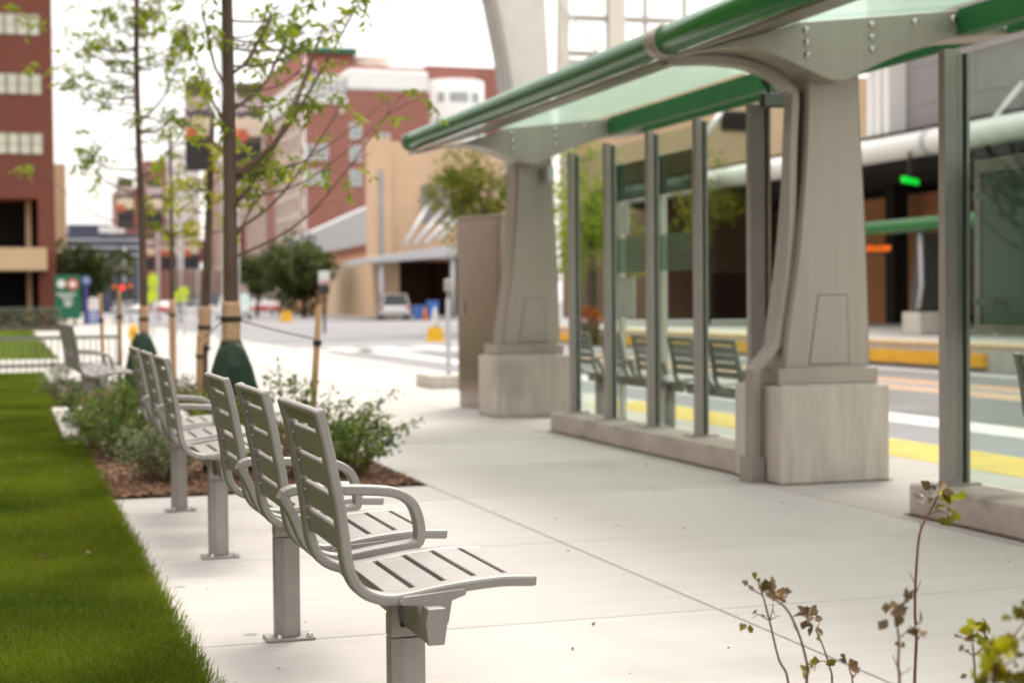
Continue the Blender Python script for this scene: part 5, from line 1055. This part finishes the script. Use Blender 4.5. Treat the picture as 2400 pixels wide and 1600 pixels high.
def lamp_post(label, u, Y, v0, v1, wpx, m='banner_print', both=True, gap=.22):
    x = X_(u, 700, Y); t = thing('lamp_post', label, 'lamp post', (x, Y, 0), 'banner lamp posts along the street'); z0, z1 = Z_(u, v1, Y), Z_(u, v0, Y); wd = wpx * Y / 3700
    mb = MB(); mb.tube([(0, 0, 0), (0, 0, z1 + .8)], [.10, .06], 10); mb.lathe([(.18, 0), (.18, .35), (.11, .45)], (0, 0, 0), 12); mb.build('pole', 'grey_metal', t)
    mb = MB(); mb.lathe([(.05, z1 + .8), (.2, z1 + .9), (.24, z1 + 1.2), (.12, z1 + 1.4), (.02, z1 + 1.45)], (0, 0, 0), 14); mb.build('lantern', 'offwhite', t)
    for sg in ((-1, 1) if both else (1,)):
        mb = MB(); a, b = sg * gap, sg * (gap + wd); mb.box(min(a, b), max(a, b), -.012, .012, z0, z1); bn = mb.build('banner', m, t)
        if m == 'banner_print':
            cx, cz, rr = (a + b) / 2 + .06 * wd, z0 + .40 * (z1 - z0), .44 * wd
            MB().prism([(cx + rr * math.cos(q), cz + rr * 1.1 * math.sin(q)) for q in np.linspace(0, math.pi, 14)], -.018, .018).build('printed_dome', 'cream_print', bn)
            MB().prism([(cx - .28 * wd + .22 * wd * math.cos(q), cz + .02 * wd + .26 * wd * math.sin(q)) for q in np.linspace(0, 6.0, 14)], -.022, .022).build('printed_patch', 'orange_print', bn)
        mb = MB()
        for z in (z0, z1): mb.tube([(0, 0, z), (b, 0, z)], .02, 6)
        mb.build('banner_arm', 'fitting_black', bn)
lamp_post('lamp post with the largest pair of printed banners, half hidden by the nearest trunk', 529, 40, 195, 400, 60, gap=.30)
lamp_post('lamp post with a pair of printed banners behind the slender tree trunk', 331, 73, 420, 535, 36, gap=.28)
lamp_post('lamp post with small printed banners right of the slender trunk', 424, 100, 540, 630, 34)
lamp_post('lamp post with small printed banners just right of the slender trunk, lower pair', 372, 112, 548, 632, 30)
lamp_post('lamp post with tiny pale banners above the red traffic light', 292, 170, 614, 652, 14)
lamp_post('lamp post with a single dark maroon banner right of the nearest trunk', 560, 110, 530, 600, 14, 'banner_maroon', False, .1)
lamp_post('lamp post with a single dark maroon banner left of the nearest trunk', 464, 135, 563, 614, 13, 'banner_maroon', False, .1)
# planter, bins, cone at the far platform and entrance
fpot = thing('flower_planter', 'dark planter of orange flowers seen through the glass beside the far pillar', 'planter', (X_(1378, 740, 40), 40, -.1)); mb = MB(); mb.lathe([(.22, 0), (.30, .5), (.34, .62), (.30, .64), (.28, .55)], (0, 0, 0), 16); mb.build('pot', 'terracotta', fpot)
pts = []; dr = []
for _ in range(420): d = Vector((random.gauss(0, 1), random.gauss(0, 1), abs(random.gauss(0, 1)))).normalized(); pts.append(tuple(d * random.uniform(.2, .42) + Vector((0, 0, .62)))); dr.append(tuple(d))
leaf_mesh('flowers', pts, dr, np.full(len(pts), .09), 'flower_orange', fpot)
for lab, u, v, sz in (('blue wheeled bin by the canopy entrance, left one', 981, 743, .9), ('blue wheeled bin by the canopy entrance, right one', 1014, 728, 1.2)):
    p = gnd(u, v + 2, -.115); p = Vector((X_(u, v, 100), 100, -.1)); t = thing('wheeled_bin', lab, 'bin', tuple(p)); mb = MB(); mb.loft([[(sx * r, sy * r, z * sz) for sx, sy in ((-1, -1), (1, -1), (1, 1), (-1, 1))] for z, r in ((.08, .26), (1.0, .34))], smooth=False); mb.build('bin_body', 'blue_paint', t, bevel=.02)
    mb = MB(); mb.box(-.36, .36, -.38, .36, sz, sz + .07); mb.build('lid', 'blue_paint', t, bevel=.02)
cn_ = thing('traffic_cone', 'orange traffic cone beside the blue bins', 'traffic cone', (X_(996, 740, 99), 99, -.1)); mb = MB(); mb.box(-.24, .24, -.24, .24, 0, .05); mb.lathe([(.2, .05), (.05, .85), (.04, .87)], (0, 0, 0), 16); mb.build('cone', 'safety_orange', cn_); mb = MB(); mb.lathe([(.155, .28), (.118, .44)], (0, 0, 0), 16); mb.build('band', 'sign_white', cn_)

# ------------------------------------------------------------------ cars
def car(label, X, Y, paint, L_=4.4, W=1.8, H=1.5, rz=0, roof=None, suv=False, cat='car'):
    """length along +Y, tail towards the viewer"""
    t = thing('parked_car', label, cat, (X, Y, -.105), 'cars on the far street', rz); h = L_ / 2; w_ = W / 2
    bl_ = [(-h, .38), (-h + .05, .30), (h - .1, .28), (h, .42), (h - .05, .66), (h - .9, .86), (-h + .2, .95 if not suv else 1.02), (-h + .02, .80)]
    rings = []
    for x, k in ((-w_, .93), (-w_ * .96, 1.0), (w_ * .96, 1.0), (w_, .93)): rings.append([(x, y * (1 if abs(k - 1) < .01 else .985), .62 + (z - .62) * (1 if k == 1 else .86)) for y, z in bl_])
    mb = MB(); mb.loft(rings, smooth=False); bd_ = mb.build('body', paint, t, bevel=.05, seg=3)
    r0, r1 = (-h + (.12 if suv else .55), -h + (.45 if suv else 1.15)); f0, f1 = h - 1.0, h - 1.75; zb = .90
    cab = lambda dx, dz: [(-w_ * .92 + dx, r0, zb), (w_ * .92 - dx, r0, zb), (w_ * .92 - dx, f0, zb - .04), (-w_ * .92 + dx, f0, zb - .04)]
    topr = [(-w_ * .74, r1, H), (w_ * .74, r1, H), (w_ * .74, f1, H), (-w_ * .74, f1, H)]
    mb = MB(); mb.loft([cab(0, 0), topr], smooth=False); mb.build('cabin_glass', 'car_glass' if cat == 'car' and not roof else roof or paint, t, bevel=.04)  # a given roof colour also paints the glass pale, as reflected sky
    mb = MB(); mb.loft([[(x * 1.03, y, H - .03) for x, y, z in topr], [(x * 1.0, y, H + .03) for x, y, z in topr]], smooth=False)
    for i in range(4):
        a, b = Vector(cab(0, 0)[i]), Vector(topr[i]); mb.tube([a, b], .045, 6)
    for sx in (-1, 1): mb.tube([(sx * w_ * .92, (r0 + f0) / 2, zb), (sx * w_ * .745, (r1 + f1) / 2, H)], .04, 6)
    mb.build('roof', roof or paint, t, bevel=.02)
    for sx in (-1, 1):
        for yy in (-h + .8, h - .85):
            mb = MB(); mb.tube([(sx * w_ * .80, yy, .32), (sx * w_ * 1.0, yy, .32)], .32, 18); wl = mb.build('wheel', 'tyre', t); mb = MB(); mb.tube([(sx * w_ * .99, yy, .32), (sx * w_ * 1.012, yy, .32)], .2, 14); mb.build('rim', 'rim', wl)
        mb = MB(); mb.box(sx * w_ * .88 - .14, sx * w_ * .88 + .06 * (sx > 0) + .02, -h - .02, -h + .1, .70, .92); mb.build('tail_lamp', 'lamp_red', t, bevel=.02)
    mb = MB(); mb.box(-w_ * .9, w_ * .9, -h - .05, -h + .1, .30, .50); mb.build('bumper', paint if not suv else 'frame_paint', t, bevel=.03)
    mb = MB(); mb.box(-.26, .26, -h - .012, -h, .62, .75); mb.build('number_plate', 'sign_white', t); return t
p = gnd(938, 750); car('white sport utility car parked tail first near the beige building canopy', p.x, p.y + 2, 'car_white', 4.7, 1.95, 1.72, R(-9), suv=True)
p = gnd(627, 738); car('red car with sky glare painted white on its cabin, driving away along the far street', p.x, p.y + 2, 'car_red', 4.6, 2.5, 1.6, R(4), 'car_white', True)  # white cabin paint stands in for sky reflected in the glass
p = gnd(556, 750); car('pale mint white van half hidden behind the nearest trunk', p.x, p.y + 2, 'car_mint', 4.8, 1.95, 1.9, R(3), suv=True, cat='van')
p = gnd(504, 734); car('dark navy van left of the nearest trunk', p.x, p.y + 2, 'car_navy', 5, 2.2, 2.2, R(3), suv=True, cat='van')
p = gnd(300, 733); car('white car far away below the red traffic light', p.x, p.y + 2, 'car_white', 4.5, 1.9, 1.5, R(40))
p = gnd(462, 737); car('white car far away behind the burlap wrapped trunk', p.x, p.y + 2, 'car_white', 4.5, 1.9, 1.5, R(70))
p = gnd(386, 737); car('red car far away between the crossing signs', p.x, p.y + 2, 'car_red', 4.3, 1.8, 1.5, R(10), 'car_white')
# low street walls closing the far views
lw = thing('street_block', 'low row of rose brick shops closing the street behind the far traffic lights', 'building', (40, 300, 0)); oo = (40, 300, 0)
mb = MB(); mb.box(X_(230, 700, 300), X_(520, 700, 300), 300, 312, 0, Z_(400, 632, 300)); mb.build('wall', 'cream_stone', lw, oo)
mb = MB(); mb.box(X_(230, 700, 300), X_(520, 700, 300), 299.6, 300, .6, Z_(400, 690, 300)); mb.build('shop_window', 'window_grey', lw, oo)

# brown brick block across the lawn and behind the viewer: seen only as the brown reflection in the steel cabinet, added also to darken the bench backs
rb = thing('added_brick_block', 'added off-frame brown brick block, seen only as the brown reflection in the steel cabinet door, also there to darken the bench backs', 'building', (-15, 6, 0)); oo = (-15, 6, 0)
mb = MB(); mb.box(-28, -15, -26, 34, 0, 15); mb.build('wall', 'brick_red', rb, oo)
for z in (3.2, 6.8, 10.4): facade_windows(rb, [(y, y + 2.2, z, z + 1.7) for y in np.arange(-12, 33, 4.5)], -15, 'frame_paint', 'window_grey', oo, d=-.06, axis='X')
